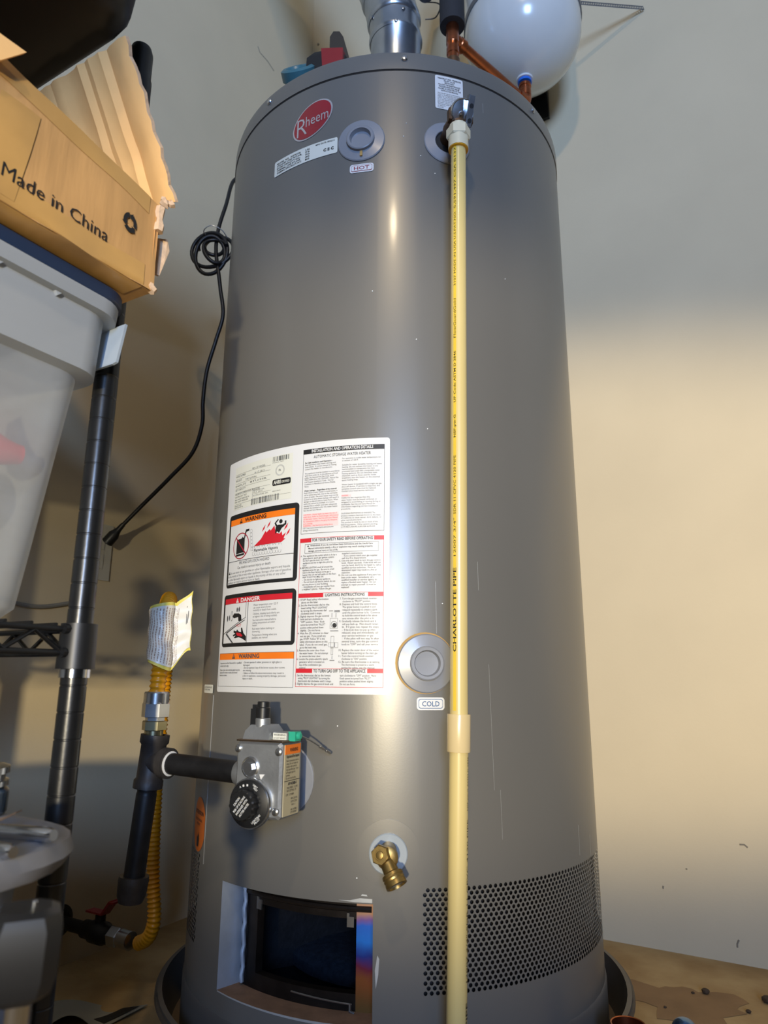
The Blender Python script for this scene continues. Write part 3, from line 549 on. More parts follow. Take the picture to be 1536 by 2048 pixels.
# burner door opening: recess, heat-tinted plate, chamber
RI = 0.295
b = MB(); d0, d1, z0, z1 = door
b.grid([[CY(d0, z, r) for z in (z0, z1)] for r in (TR+0.0002, RI)], mi=0); b.grid([[CY(d1, z, r) for z in (z0, z1)] for r in (TR+0.0002, RI)], mi=1)
arcs = [d0+(d1-d0)*i/20 for i in range(21)]
b.grid([[CY(t, z1, r) for t in arcs] for r in (TR+0.0002, RI)], mi=2); b.grid([[CY(t, z0, r) for t in arcs] for r in (TR+0.0002, RI)], mi=3)
b.build('door_recess', [m_foil, m_greyd, m_dksteel, m_dust], H, angle=40, fix=False)
b = MB(); b.tube([CY(d0+2.0, z0+0.004+(z1-z0-0.006)*i/14, RI+0.004+0.0012*math.sin(i*2.1)) for i in range(15)], 0.0028, 7); b.build('foil_tape_edge', m_foil, H)
i0, i1, y0, y1 = -38.6, -9.2, 0.1195, 0.2035
b = MB()
def pl(t0, t1, za, zb, mi, r=RI):
    s_ = max(1, int((t1-t0)/2)); b.grid([[CY(t0+(t1-t0)*i/s_, za+(zb-za)*j/4, r) for i in range(s_+1)] for j in range(5)], mi=mi)
pl(d0, i0, z0, z1, 1); pl(i1, d1, z0, z1, 0); pl(i0, i1, y1, z1, 1); pl(i0, i1, z0, y0, 1)
# turned inner lip
b.grid([[CY(i0+(i1-i0)*i/16, y1, r) for i in range(17)] for r in (RI, RI-0.012)], mi=1); b.grid([[CY(i0+(i1-i0)*i/16, y0, r) for i in range(17)] for r in (RI, RI-0.012)], mi=1)
b.grid([[CY(i0, z, r) for z in (y0, y1)] for r in (RI, RI-0.012)], mi=1); b.grid([[CY(i1, z, r) for z in (y0, y1)] for r in (RI, RI-0.012)], mi=0)
BP = b.build('burner_plate', [m_tint, m_dksteel], H, angle=40)
b = MB(); b.tube([CY(d0+1+(d1-d0-2)*i/20, z1-0.016, RI+0.0015) for i in range(21)], 0.0035, 8); b.build('stiffening_bead', m_dksteel, BP)
for th, z in ((-37.6, 0.2035), (-10.6, 0.2005)):
    b = MB(); t, u, nn = frame(th); b.box(CY(th, z, RI+0.002), (0.009, 0.012, 0.002), (t, u, nn)); b.box(CY(th-0.6, z+0.007, RI+0.002), (0.003, 0.006, 0.002), (t, u, nn)); b.build('clip', m_zinc, BP)
b = MB(); b.tube([CY(-26+i*1.6, 0.1130-0.0004*i, RI+0.003) for i in range(11)], 0.0011, 6); b.tube([CY(-10.4, 0.110, RI+0.003), CY(-10.4, 0.102, RI+0.004), CY(-9.2, 0.1005, RI+0.005)], 0.0018, 6); b.build('rod', m_zinc, BP)
b = MB(); b.grid([[CY(t, z, 0.28) for t in angs[:-1]] for z in (0.06, 0.26)], closed_u=True) if False else None
# chamber box behind the plate
b.v = []; b.f = []; b.m = []
ca = [-62+80*i/16 for i in range(17)]
b.grid([[CY(t, 0.075, r) for t in ca] for r in (RI-0.002, 0.06)], mi=0); b.grid([[CY(t, 0.255, r) for t in ca] for r in (RI-0.002, 0.06)], mi=0)
b.grid([[CY(t, z, 0.06) for t in ca] for z in (0.075, 0.255)], mi=0)
for t in (ca[0], ca[-1]): b.grid([[CY(t, z, r) for z in (0.075, 0.255)] for r in (RI-0.002, 0.06)], mi=0)
b.build('combustion_chamber', m_cham, H, angle=40, fix=False)
b = MB(); b.lathe([(0.0, 0.0), (0.175, 0.0), (0.175, 0.014), (0.165, 0.022), (0.12, 0.03), (0.03, 0.034)], (0.0, 0.0, 0.078), AZ, 40); b.build('burner', M('burner_steel', '#3a4250', 0.4, 0.6, var=0.3, scale=120, bump=0.4, bscale=300), H)
# pale scrapes left where a foil cover was glued, scratches and flecks on the paint
for pts in ([(-8.5, 0.2330), (-4.6, 0.2328), (-4.6, 0.2372), (-7.2, 0.2378), (-9.4, 0.2350), (-12.0, 0.2345)], [(-7.0, 0.2405), (-5.6, 0.2402), (-5.8, 0.2420), (-6.8, 0.2424)], [(-3.7, 0.140), (-3.2, 0.155), (-3.0, 0.172), (-3.4, 0.176), (-3.9, 0.160)], [(-44.8, 0.0985), (-44.8, 0.100), (-10, 0.100), (-10, 0.0965), (-16, 0.0972), (-30, 0.0980)]):
    b = MB(); poly_on(b, pts, 0.0004); b.build('paint_scrape', m_shine, H, angle=60)
for th, za, zb, w in ((23.0, 0.36, 0.52, 0.05), (24.6, 0.30, 0.36, 0.05), (21.0, 0.62, 0.66, 0.06), (26.5, 1.42, 1.44, 0.06), (10.2, 0.56, 0.63, 0.05), (52, 0.26, 0.30, 0.12), (60, 0.25, 0.28, 0.12)):
    b = MB(); b.grid([[CY(th+dx+0.5*math.sin(7*z), z, TR+0.0003) for dx in (0, w)] for z in [za+(zb-za)*i/5 for i in range(6)]]); b.build('scratch', m_shine, H, angle=60)
for th, z in ((5.5, 0.99), (8.2, 0.85), (-6, 1.07), (11.4, 0.60), (-2.1, 0.54), (-8, 0.26), (-46, 0.37), (-13, 0.44), (3, 1.37), (7.0, 1.31), (11, 1.28), (2.2, 1.345), (32, 1.12)):
    b = MB(); conform(b, th, z, [(0.0011, 0.0), (0.0009, 0.0006), (0.0003, 0.0008)], n=8); b.build('paint_fleck', m_shine, H)

# gas control valve
th = -22.9; T_, U_, N_ = frame(th)
def G(a, z, r): return T_*a+AZ*z+N_*r
b = MB(); w2, zb_, zt_, rb, rf = 0.0325, 0.3385, 0.4250, 0.375, 0.4205
def rbox(mb, a0, a1, z0, z1, r0, r1, bev=0.003, mi=0):
    pr = [(a0+bev, z0), (a1-bev, z0), (a1, z0+bev), (a1, z1-bev), (a1-bev, z1), (a0+bev, z1), (a0, z1-bev), (a0, z0+bev)]
    ins = [(a0+2*bev, z0+bev), (a1-2*bev, z0+bev), (a1-bev, z0+2*bev), (a1-bev, z1-2*bev), (a1-2*bev, z1-bev), (a0+2*bev, z1-bev), (a0+bev, z1-2*bev), (a0+bev, z0+2*bev)]
    mb.grid([[G(a, z, r0) for a, z in pr], [G(a, z, r1-bev) for a, z in pr], [G(a, z, r1) for a, z in ins]], closed_u=True, cap0=True, cap1=True, mi=mi)
rbox(b, -w2, w2, zb_, zt_, rb, rf)
GC = b.build('gas_control', m_alu, H, angle=25)
b = MB(); b.lathe([(0.0150, 0.0), (0.0150, 0.055), (0.013, 0.058)], G(-0.008, 0.375, 0.325), N_, 20); b.build('shank', m_alu, GC)
b = MB(); rbox(b, -w2-0.001, w2+0.001, zt_, zt_+0.0022, rb-0.001, rf, 0.0009); b.build('gasket', M('gasket_brown', '#5a4a3a', 0.7), GC)
b = MB()       # cast top housing with turret
b.grid([[G(a, z, r) for a, r in sh] for z, sh in ((zt_+0.002, [(-0.028, 0.378), (0.010, 0.378), (0.010, 0.415), (-0.028, 0.415)]), (zt_+0.012, [(-0.026, 0.380), (0.008, 0.380), (0.008, 0.413), (-0.026, 0.413)]), (zt_+0.019, [(-0.020, 0.384), (0.004, 0.384), (0.004, 0.410), (-0.020, 0.410)]))], closed_u=True, cap1=True)
b.lathe([(0.0095, 0), (0.0095, 0.024), (0.008, 0.026)], G(-0.008, zt_+0.002, 0.402), AZ, 16)
b.box(G(0.021, zt_+0.0065, 0.395), (0.022, 0.020, 0.009), (T_, N_, AZ)); b.build('turret', m_alu, GC, angle=25)
b = MB(); b.lathe([(0.0090, 0), (0.0090, 0.012), (0.0078, 0.013), (0.0078, 0.019), (0.007, 0.020)], G(-0.008, zt_+0.027, 0.402), AZ, 16)
b.build('igniter_button', m_blk, GC)
b = MB(); b.box(G(-0.020, zt_+0.028, 0.400), (0.008, 0.012, 0.020), (T_, N_, AZ)); b.box(G(-0.0205, zt_+0.040, 0.400), (0.005, 0.008, 0.006), (T_, N_, AZ)); b.build('igniter_lever', m_blk, GC)
b = MB(); b.box(G(0.036, zt_+0.0065, 0.398), (0.010, 0.014, 0.011), (T_, N_, AZ)); b.lathe([(0.0045, 0), (0.0045, 0.004), (0.003, 0.005)], G(0.040, zt_+0.007, 0.398), T_, 10); b.build('connector_plug', M('green_plastic', '#2fa586', 0.4), GC)
b = MB(); b.box(G(0.0195, zt_+0.006, 0.4055), (0.019, 0.001, 0.008), (T_, N_, AZ)); 
tb = b; put_text(tb, 'WARNING', lambda x, y: G(x, y, 0.4063), 0.011, 0.028, zt_+0.0068, 0.0022, 1, 0.01); put_text(tb, 'DO NOT SERVICE', lambda x, y: G(x, y, 0.4063), 0.011, 0.028, zt_+0.0032, 0.0018, 1); tb.build('turret_label', [m_cream, m_ink], GC)
b = MB(); b.tube(smooth_path([G(0.041, zt_+0.008, 0.396), G(0.041, zt_+0.008, 0.396).lerp(CY(-13.7, 0.407, 0.345), 0.35)+AZ*0.0015, G(0.041, zt_+0.008, 0.396).lerp(CY(-13.7, 0.407, 0.345), 0.7)+AZ*0.001, CY(-13.7, 0.407, 0.345)], 6), 0.0011, 6)
wa, wb = G(0.041, zt_+0.008, 0.396), CY(-13.7, 0.407, 0.345)
for q in (0.72, 0.93): b.lathe([(0.0018, -0.004), (0.0018, 0.004)], wa.lerp(wb, q)+AZ*0.0008, wb-wa, 8)
b.build('igniter_wire', m_zinc, GC)
for a, z in ((-0.0290, 0.4165), (0.0285, 0.4145), (0.0270, 0.3480), (-0.0290, 0.3500)):
    b = MB(); b.lathe([(0.0046, 0), (0.0046, 0.0022), (0.0030, 0.0034), (0.001, 0.0036)], G(a, z, rf-0.0005), N_, 12); b.box(G(a, z, rf+0.0032), (0.006, 0.0011, 0.0008), (T_*0.7+AZ*0.7, T_*-0.7+AZ*0.7, N_)); b.build('screw', m_zinc, GC)
b = MB(); b.lathe([(0.0125, 0), (0.0125, 0.002), (0.0105, 0.0032), (0.0100, 0.0025)], G(-0.0105, 0.3955, rf-0.0008), N_, 20); b.lathe([(0.0062, 0.0), (0.0062, 0.006)], G(-0.0105, 0.3955, rf), N_, 6); b.build('hex_bolt', m_zinc, GC, angle=25)
b = MB(); b.prism([G(0.003, 0.3882, rf), G(0.0105, 0.3885, rf), G(0.0055, 0.3825, rf)], N_*0.0012); b.build('pointer', m_white, GC)
dc = G(-0.0065, 0.3555, rf)
b = MB(); b.lathe([(0.0290, 0.0), (0.0290, 0.004), (0.0280, 0.0055), (0.0265, 0.0055)], dc, N_, 40); b.build('dial_ring', m_zinc, GC)
b = MB(); b.lathe([(0.0268, 0.002), (0.0268, 0.007), (0.0205, 0.0095), (0.0175, 0.0100)], dc, N_, 40); 
def dial_pt(r, a, h): return dc+T_*(r*math.cos(a))+AZ*(r*math.sin(a))+N_*h
DL = b.build('dial', m_blk, GC)
b = MB(); gear = []
for k in range(60): gear.append(0.0172 if (k//2) % 2 else 0.0160)
b.grid([[dial_pt(gear[k], 2*pi*k/60, h) for k in range(60)] for h in (0.008, 0.0215)]+[[dial_pt(0.0155, 2*pi*k/60, 0.0228) for k in range(60)]], closed_u=True, cap1=True)
b.build('knob', m_blk, GC, angle=30)
b = MB()
ka = rad(52); kx = T_*math.cos(ka)+AZ*math.sin(ka); ky = T_*-math.sin(ka)+AZ*math.cos(ka)
for k, (s, w) in enumerate((('CAUTION', 0.006), ('RISK OF SCALDING', 0.0115), ('INCREASES WITH', 0.0112), ('HOTTER WATER', 0.0095))):
    put_text(b, s, lambda x, y: dc+N_*0.0231+kx*x+ky*y, -w, w, 0.0058-k*0.0045, 0.0026, 0, 0.02)
for a, s, r0 in ((62, 'VERY', 0.0232), (56, 'HOT', 0.0205), (90, 'I', 0.021), (105, 'I', 0.021), (118, 'A', 0.021), (-48, 'PILOT', 0.0236), (-48, 'LIGHTING', 0.0208)):
    ar = rad(a); q = dc+T_*(r0*math.cos(ar))+AZ*(r0*math.sin(ar))+N_*0.0104
    ex = T_*math.sin(ar)-AZ*math.cos(ar); ey = T_*math.cos(ar)+AZ*math.sin(ar)
    if a < 0: ex, ey = -ex, -ey
    hw = 0.0009*len(s)+0.0003
    put_text(b, s, lambda x, y: q+ex*x+ey*y+N_*0.0006, -hw, hw, -0.001, 0.0023, 0, 0.02)
b.build('dial_print', m_white, GC)
b = MB(); b.box(G(w2+0.0004, (zb_+zt_)/2, (rb+rf)/2-0.001), (0.0008, rf-rb-0.010, zt_-zb_-0.006), (T_, N_, AZ)); b.box(G(w2+0.0011, zt_-0.0085, (rb+rf)/2-0.001), (0.0006, rf-rb-0.010, 0.011), (T_, N_, AZ), 1)
def side(x, y): return G(w2+0.0016, y, rf-0.006-x)
for s, x0, x1, y, h, bd in [('WARNING', 0.010, 0.029, 0.4140, 0.0040, 0.03), ('Explosion/Fire hazard', 0.003, 0.032, 0.4070, 0.0034, 0.02), ('Read instructions before', 0.003, 0.031, 0.4025, 0.0024, 0), ('using. Do not repair or', 0.003, 0.030, 0.3992, 0.0024, 0), ('tamper with control.', 0.003, 0.027, 0.3959, 0.0024, 0), ('Use specified gas. Turn', 0.003, 0.031, 0.3926, 0.0024, 0), ('off supply gas to', 0.003, 0.024, 0.3893, 0.0024, 0), ('service.', 0.003, 0.012, 0.3860, 0.0024, 0), ('Do not touch pilot.', 0.003, 0.026, 0.3827, 0.0024, 0), ('AP14338B-1', 0.008, 0.028, 0.3758, 0.0032, 0.02), ('MAX PRESS  1/2 PSI', 0.006, 0.030, 0.3716, 0.0024, 0), ('NAT SETTING  LP', 0.006, 0.027, 0.3683, 0.0024, 0), ('CERT.  CITY/8888', 0.004, 0.022, 0.3640, 0.0022, 0), ('MFR 220 NO.', 0.016, 0.031, 0.3590, 0.0022, 0), ('DATE CODE', 0.016, 0.030, 0.3555, 0.0022, 0), ('NO. 1', 0.018, 0.026, 0.3520, 0.0022, 0), ('AP-14338-1', 0.016, 0.031, 0.3465, 0.0022, 0), ('27230087', 0.016, 0.030, 0.3435, 0.0022, 0)]:
    put_text(b, s, side, x0, x1, y, h, 2, bd)
b.box(G(w2+0.0013, 0.3808, (rb+rf)/2-0.001), (0.0003, rf-rb-0.010, 0.0006), (T_, N_, AZ), 2)
b.build('side_label', [M('label_tan', '#b3a888', 0.5), m_orange, m_ink], GC)
b = MB(); b.lathe([(0.0152, 0), (0.0152, 0.010), (0.014, 0.012)], G(-w2, 0.3850, 0.398), -T_, 20); b.build('inlet_boss', m_alu, GC)
b = MB(); b.box(G(-w2+0.001, 0.3475, 0.412), (0.006, 0.008, 0.006), (T_, N_, AZ)); b.build('inlet_seal', m_redp, GC)

# relief valve (parts of the heater)
tp = 14.0; T2, U2, N2 = frame(tp)
top = Vector((0.0975, -0.385, 1.318))
axis = (N2*0.84-AZ*0.50+T2*0.08).normalized(); bc = Vector((0.0980, -0.3825, 1.3385)); la_ = T2.cross(axis).normalized()
b = MB(); b.tube(smooth_path([CY(14.6, 1.345, 0.318), CY(14.6, 1.345, 0.345), Vector((0.0965, -0.366, 1.338)), bc], 5), [0.0125]*6+[0.0150]*10, 16)
b.lathe([(0.0135, 0.0), (0.0140, 0.012), (0.0128, 0.018), (0.0118, 0.028)], Vector((0.0965, -0.380, 1.318)), Vector((0.0955, -0.386, 1.290))-Vector((0.0965, -0.380, 1.318)), 18)
b.lathe([(0.0160, -0.010), (0.0168, 0.002), (0.0160, 0.008)], bc, axis, 20)
for sgn in (-1, 1): b.box(bc+T2*sgn*0.0165-AZ*0.008, (0.005, 0.010, 0.020), (T2, N2, AZ))
RV = b.build('relief_valve', m_bronze, H, angle=40)
b = MB(); b.lathe([(0.0150, 0.006), (0.0182, 0.007), (0.0188, 0.0095), (0.0175, 0.0120), (0.0160, 0.0112), (0.004, 0.0130)], bc, axis, 28); b.build('bonnet', m_zinc, RV)
b = MB(); b.box(bc+axis*0.0165+T2*0.0040, (0.0018, 0.044, 0.009), (T2, la_, axis)); b.box(bc+axis*0.0205+T2*0.0085, (0.0085, 0.042, 0.0016), (T2, la_, axis)); b.build('test_lever', m_zinc, RV)
for sgn in (-1, 1):
    b = MB(); b.lathe([(0.0033, -0.0012), (0.0033, 0.0012)], bc+axis*0.0207+T2*0.0088+la_*(sgn*0.0100+0.003), axis, 12); b.build('lever_slot', m_black, RV)
b = MB(); b.lathe([(0.0035, 0), (0.0035, 0.006), (0.002, 0.0075)], bc+axis*0.0120-T2*0.0030+la_*0.004, axis, 10); b.build('stem_pin', m_zinc, RV)

# drain valve
T3, U3, N3 = frame(-1.2)
b = MB(); b.lathe([(0.0105, -0.004), (0.0105, 0.030), (0.0130, 0.034), (0.0130, 0.044), (0.009, 0.046)], CY(-1.2, 0.2935, 0.330), N3, 18)
s0 = CY(-1.6, 0.2935, 0.368); dv = (AZ*-0.80+N3*0.42+T3*0.42).normalized()
b.lathe([(0.0095, 0.0), (0.0088, 0.010), (0.0092, 0.018), (0.0125, 0.020), (0.0128, 0.023), (0.0122, 0.024), (0.0128, 0.026), (0.0122, 0.028), (0.0128, 0.030), (0.0128, 0.034), (0.0105, 0.0345), (0.0100, 0.031)], s0, dv, 24)
DV = b.build('drain_valve', m_brass, H, angle=30)
b = MB(); sx = (N3*0.93-T3*0.25+AZ*0.18).normalized(); b.lathe([(0.0120, 0.0), (0.0120, 0.006), (0.0105, 0.0085), (0.0100, 0.0085)], CY(-2.2, 0.2965, 0.371), sx, 6); b.lathe([(0.0095, 0.004), (0.0095, 0.0095), (0.0062, 0.0095), (0.0058, 0.0070), (0.0050, 0.0075), (0.0045, 0.0105), (0.002, 0.011)], CY(-2.2, 0.2965, 0.371), sx, 20); b.build('packing_nut', m_brass, DV, angle=25)
b = MB(); b.lathe([(0.0100, 0.0310), (0.0100, 0.0325), (0.004, 0.0330)], s0, dv, 20); b.build('outlet_plug', m_zinc, DV)

# ------------------------------------------------------------------ drain pan
P = thing('drain_pan', (0, 0, FZ), 'round brown plastic drain pan under the water heater', 'drain pan')
b = MB(); b.lathe([(0.345, FZ), (0.352, FZ+0.006), (0.362, 0.048), (0.370, 0.050), (0.3705, 0.044), (0.3665, 0.044), (0.3665, 0.053), (0.360, 0.054), (0.350, 0.010), (0.344, -0.003), (0.335, -0.003)], (0, 0, 0), AZ, 96, cap0=False, cap1=False); b.build('pan_wall', m_pan, P, angle=30)
b = MB(); b.lathe([(0.346, FZ), (0.346, -0.002), (0.0, -0.002)], (0, 0, 0), AZ, 72); b.build('pan_floor', m_panw, P)

# ------------------------------------------------------------------ relief discharge pipe
pt, pm, pb = Vector((0.0945, -0.385, 1.293)), Vector((0.0789, -0.3835, 0.4400)), Vector((0.0670, -0.380, -0.004))
D = thing('discharge_pipe', pb, 'long cream plastic pipe running down the front of the water heater from the relief valve', 'pipe')
ax = (pm-pt).normalized(); ax2 = (pb-pm).normalized()
b = MB(); b.tube([pt+(pm-pt)*i/6 for i in range(7)], 0.01115, 20); b.build('upper_pipe', m_cpvc, D)
b = MB(); b.tube([pm+(pb-pm)*i/4 for i in range(5)], 0.01165, 20); b.build('lower_pipe', m_cpvc, D)
b = MB(); b.lathe([(0.0112, -0.001), (0.0140, -0.001), (0.0143, 0.0), (0.0143, 0.042), (0.0140, 0.043), (0.0118, 0.043)], pm+ax*-0.018, ax2, 24); b.build('coupling', m_cpvc2, D)
b = MB(); b.lathe([(0.0112, 0.0), (0.0150, 0.0), (0.0150, 0.024), (0.0112, 0.024)], pt-ax*0.004+ax*0.002, ax, 24); b.lathe([(0.0160, -0.013), (0.0182, -0.012), (0.0182, 0.002), (0.0160, 0.004)], pt, ax, 6, ref=(0.5, -0.87, 0)); b.lathe([(0.0140, -0.018), (0.0140, -0.010)], pt, ax, 16); b.build('threaded_adapter', m_cpvc3, D, angle=25)
b = MB(); b.lathe([(0.0116, 0.0245), (0.0148, 0.0245), (0.0148, 0.0255), (0.0116, 0.0262)], pt-ax*0.002, ax, 24); b.build('glue_ring', M('yellow_cement', '#d59b1c', 0.3), D)
def on_pipe(p0, p1, az, r):
    d = (p1-p0).normalized(); x = Vector((1, 0, 0)); x = (x-d*x.dot(d)).normalized(); y = d.cross(x)   # y points to the camera side or away
    if y.y > 0: y = -y
    def f(s, off):     # s metres from p0, off metres around
        a = rad(az)+off/r
        return p0+d*s+(y*math.cos(a)+x*math.sin(a))*r
    return f
f = on_pipe(pt, pm, -33, 0.01115+0.0002)
b = MB(); b.grid([[f(0.02+0.81*i/10, o) for o in (-0.0022, 0, 0.0022)] for i in range(11)]); b.build('yellow_stripe', m_stripe, D)
f2 = on_pipe(pt, pm, -33, 0.01115+0.0004)
b = MB()
def vtext(fn, s, z0, z1, hgt, mi=0, bold=0.0):
    b = MB(); put_text(b, s, lambda x, y: fn(z1-(x-0), -y), 0.0, z1-z0, -hgt/2, hgt, mi, bold); b.build('pipe_print', m_ink, D)
for s, a, c, hh, bd in (('5,591,497 CSA B137.', 0.024, 0.130, 0.0030, 0), ('3107 MADE IN USA U.S.PAT.NO.', 0.135, 0.255, 0.0030, 0), ('FlowGuardGold', 0.275, 0.335, 0.0034, 0), ('UP Code ASTM D 2846', 0.355, 0.430, 0.0030, 0.01), ('NSF-pw-G', 0.448, 0.480, 0.0028, 0.02), ('SDR 11 CPVC 4120 PIPE', 0.505, 0.585, 0.0034, 0), ('12007 3/4"', 0.590, 0.640, 0.0032, 0), ('CHARLOTTE PIPE', 0.655, 0.760, 0.0044, 0.02)):
    vtext(f2, s, a, c, hh, 0, bd)
f3 = on_pipe(pm, pb, 62, 0.01165+0.0003)
for s, a, c, hh, bd in (('CHARLOTTE PIPE', 0.29, 0.40, 0.0044, 0.02), ('12007 3/4" SDR 11 CPVC 4120 PIPE', 0.10, 0.27, 0.0034, 0), ('NSF-pw-G ASTM D 2846', 0.03, 0.09, 0.003, 0)): vtext(f3, s, a, c, hh, 0, bd)

# ------------------------------------------------------------------ gas piping
tee = Vector((-0.3245, -0.2925, 0.3915))
A = thing('gas_pipe', (tee.x, tee.y, 0.216), 'black iron gas tee with nipple and capped drip leg left of the gas valve', 'pipe')
dn = Vector((-0.075, 0.0, -1.0)).normalized()
nd = (G(-w2-0.010, 0.3850, 0.398)-tee); nd.normalize()
q0 = tee+nd*0.018; q1 = G(-w2-0.004, 0.3850, 0.398)
b = MB(); b.tube([q0+(q1-q0)*i/4 for i in range(5)], 0.0134, 20); b.build('nipple', m_ironp, A)
b = MB(); b.lathe([(0.0190, -0.034), (0.0190, -0.024), (0.0165, -0.021), (0.0165, 0.021), (0.0190, 0.024), (0.0190, 0.034), (0.0145, 0.034), (0.0140, 0.028)], tee, -dn, 24)
b.lathe([(0.0160, 0.0), (0.0160, 0.018), (0.0195, 0.021), (0.0195, 0.031), (0.0145, 0.031)], tee, nd, 24); b.build('tee', m_iron, A, angle=40)
b = MB(); b.lathe([(0.0136, 0.030), (0.0150, 0.0312), (0.0158, 0.033), (0.0136, 0.034)], tee, nd, 20); b.build('thread_tape', m_white, A)
b = MB(); b.lathe([(0.0120, 0.0), (0.0130, 0.002), (0.0125, 0.004), (0.0132, 0.006), (0.0125, 0.008), (0.0133, 0.011), (0.0134, 0.012), (0.0134, 0.120)], tee+dn*0.030, dn, 20); b.build('drip_leg', m_ironp, A)
b = MB(); b.lathe([(0.0140, -0.005), (0.0186, -0.005), (0.0192, 0.001), (0.0188, 0.004), (0.0180, 0.018), (0.0150, 0.026), (0.006, 0.029)], tee+dn*0.1455, dn, 24); b.build('pipe_cap', m_iron, A)

F = thing('gas_connector', (-0.405, 0.0, 0.06), 'yellow corrugated gas hose looping up from the tee and back down', 'gas hose')
c0 = tee+AZ*0.030
b = MB(); b.lathe([(0.0125, 0.0), (0.0125, 0.009), (0.0118, 0.010), (0.0118, 0.013)], c0, AZ, 20); b.lathe([(0.0165, 0.010), (0.0165, 0.021), (0.0155, 0.022)], c0, AZ, 6, ref=(0.55, -0.83, 0)); b.build('adapter', M('nickel_brass', '#a39c7c', 0.28, 0.95, var=0.1), F, angle=25)
b = MB(); b.lathe([(0.0130, 0.022), (0.0130, 0.026), (0.0185, 0.027), (0.0185, 0.044), (0.0172, 0.046)], c0, AZ, 6, ref=(0.55, -0.83, 0)); b.lathe([(0.0168, 0.044), (0.0168, 0.058), (0.0155, 0.060), (0.0125, 0.060)], c0, AZ, 24); b.build('flare_nut', m_zinc, F, angle=25)
fl = [c0+AZ*0.058, Vector((-0.3235, -0.2930, 0.50)), Vector((-0.325, -0.284, 0.565)), Vector((-0.335, -0.245, 0.606)), Vector((-0.352, -0.185, 0.618)), Vector((-0.376, -0.100, 0.600)), Vector((-0.397, -0.035, 0.545)), Vector((-0.408, -0.005, 0.45)), Vector((-0.4105, 0.0, 0.33)), Vector((-0.405, 0.0, 0.19)), Vector((-0.3975, 0.001, 0.125)), Vector((-0.399, 0.004, 0.098)), Vector((-0.410, 0.014, 0.078)), Vector((-0.4290, 0.0292, 0.066))]
sp = smooth_path(fl, 30)
# resample to 2 mm with corrugation
out = []; acc = 0.0; rr_ = []
for a_, b_ in zip(sp[:-1], sp[1:]):
    L_ = (b_-a_).length
    while acc < L_:
        out.append(a_+(b_-a_)*(acc/L_)); acc += 0.0018
    acc -= L_
for i in range(len(out)): rr_.append((0.0096, 0.0112, 0.0096, 0.0088)[i % 4] + 0.0006)
b = MB(); b.tube(out, rr_, 14); b.build('hose', m_yel, F, angle=80)
# warning tag wrapped round the hose
b = MB(); TG = []
def tagpt(s, v, off=0.0):
    # s 0..1 around/outwards, v 0..1 up
    a = rad(-150+250*min(s, 0.55)/0.55); r = 0.0155+off
    c_ = Vector((-0.3245-0.004*v, -0.2925+0.006*v, 0))
    if s <= 0.55: p = c_+Vector((math.sin(a)*r*1.05, -math.cos(a)*r, 0))
    else:
        k = (s-0.55)/0.45; a = rad(100); p = c_+Vector((math.sin(a)*r*1.05, -math.cos(a)*r, 0))+Vector((0.86, 0.35, 0)).normalized()*k*0.024+Vector((0.3, -0.9, 0))*off
    lo = 0.515+0.006*math.sin(s*9)+ (0.020*(s-0.55)/0.45 if s > 0.55 else 0); hi = 0.600-0.004*math.sin(s*7+1)+(0.026*(s-0.60)/0.4 if s > 0.60 else 0)
    wv = 0.0012*math.sin(v*17+s*9)
    return p+Vector((wv, -wv, lo+(hi-lo)*v))
b.grid([[tagpt(i/40, j/14) for i in range(41)] for j in range(15)], mi=0)
b.grid([[tagpt(0.03+0.94*i/40, 0.05+0.90*j/14, 0.0008) for i in range(41)] for j in range(15)], mi=1)
rn = random.Random(5)
for c_ in range(22):
    s0_ = 0.10+c_*0.031
    if c_ > 17 : continue
    v = 0.08
    while v < 0.90:
        L_ = rn.uniform(0.015, 0.05); b.add([tagpt(s0_, v, 0.0012), tagpt(s0_+0.010, v, 0.0012), tagpt(s0_+0.010, v+L_, 0.0012), tagpt(s0_, v+L_, 0.0012)], [(0, 1, 2, 3)], 2); v += L_+rn.uniform(0.006, 0.014)
for c_ in range(2): b.add([tagpt(0.84+c_*0.03, 0.50, 0.0012), tagpt(0.855+c_*0.03, 0.50, 0.0012), tagpt(0.855+c_*0.03, 0.82-0.1*c_, 0.0012), tagpt(0.84+c_*0.03, 0.82-0.1*c_, 0.0012)], [(0, 1, 2, 3)], 3)
tag(b.build('warning_tag', [M('tag_yellow', '#e0d060', 0.4), M('tag_white', '#dcd8cc', 0.35), M('tag_print', '#a08878', 0.5), m_ink2], base=(-0.3245, -0.2925, 0.52), angle=60), 'crumpled white instruction tag with yellow border wrapped round the gas hose', 'tag')

f0 = Vector((-0.6085, 0.1285, 0.066)); gd = AW
V = thing('gas_shutoff_valve', tuple(f0), 'gas shutoff valve with red lever on the left wall near the floor', 'valve')
f0 = corner-AW*0.0+AU*(f0.dot(AU)-corner.dot(AU)); f0.z = 0.066
V.location = f0; V['base'] = tuple(f0)
b = MB(); b.lathe([(0.028, 0.0), (0.028, 0.003), (0.018, 0.010), (0.012, 0.010)], f0, gd, 28); b.build('wall_flange', m_ironp, V)
b = MB(); b.lathe([(0.0107, 0.004), (0.0107, 0.085)], f0, gd, 16); b.build('stub_pipe', m_ironp, V)
b = MB(); b.lathe([(0.0150, 0.075), (0.0150, 0.092), (0.0185, 0.098), (0.0185, 0.125), (0.0150, 0.131), (0.0150, 0.145), (0.012, 0.147)], f0, gd, 20); b.lathe([(0.009, 0.012), (0.009, 0.028)], f0+gd*0.112, AZ, 14); b.build('valve_body', m_ironp, V, angle=30)
b = MB(); lv = f0+gd*0.112+AZ*0.030
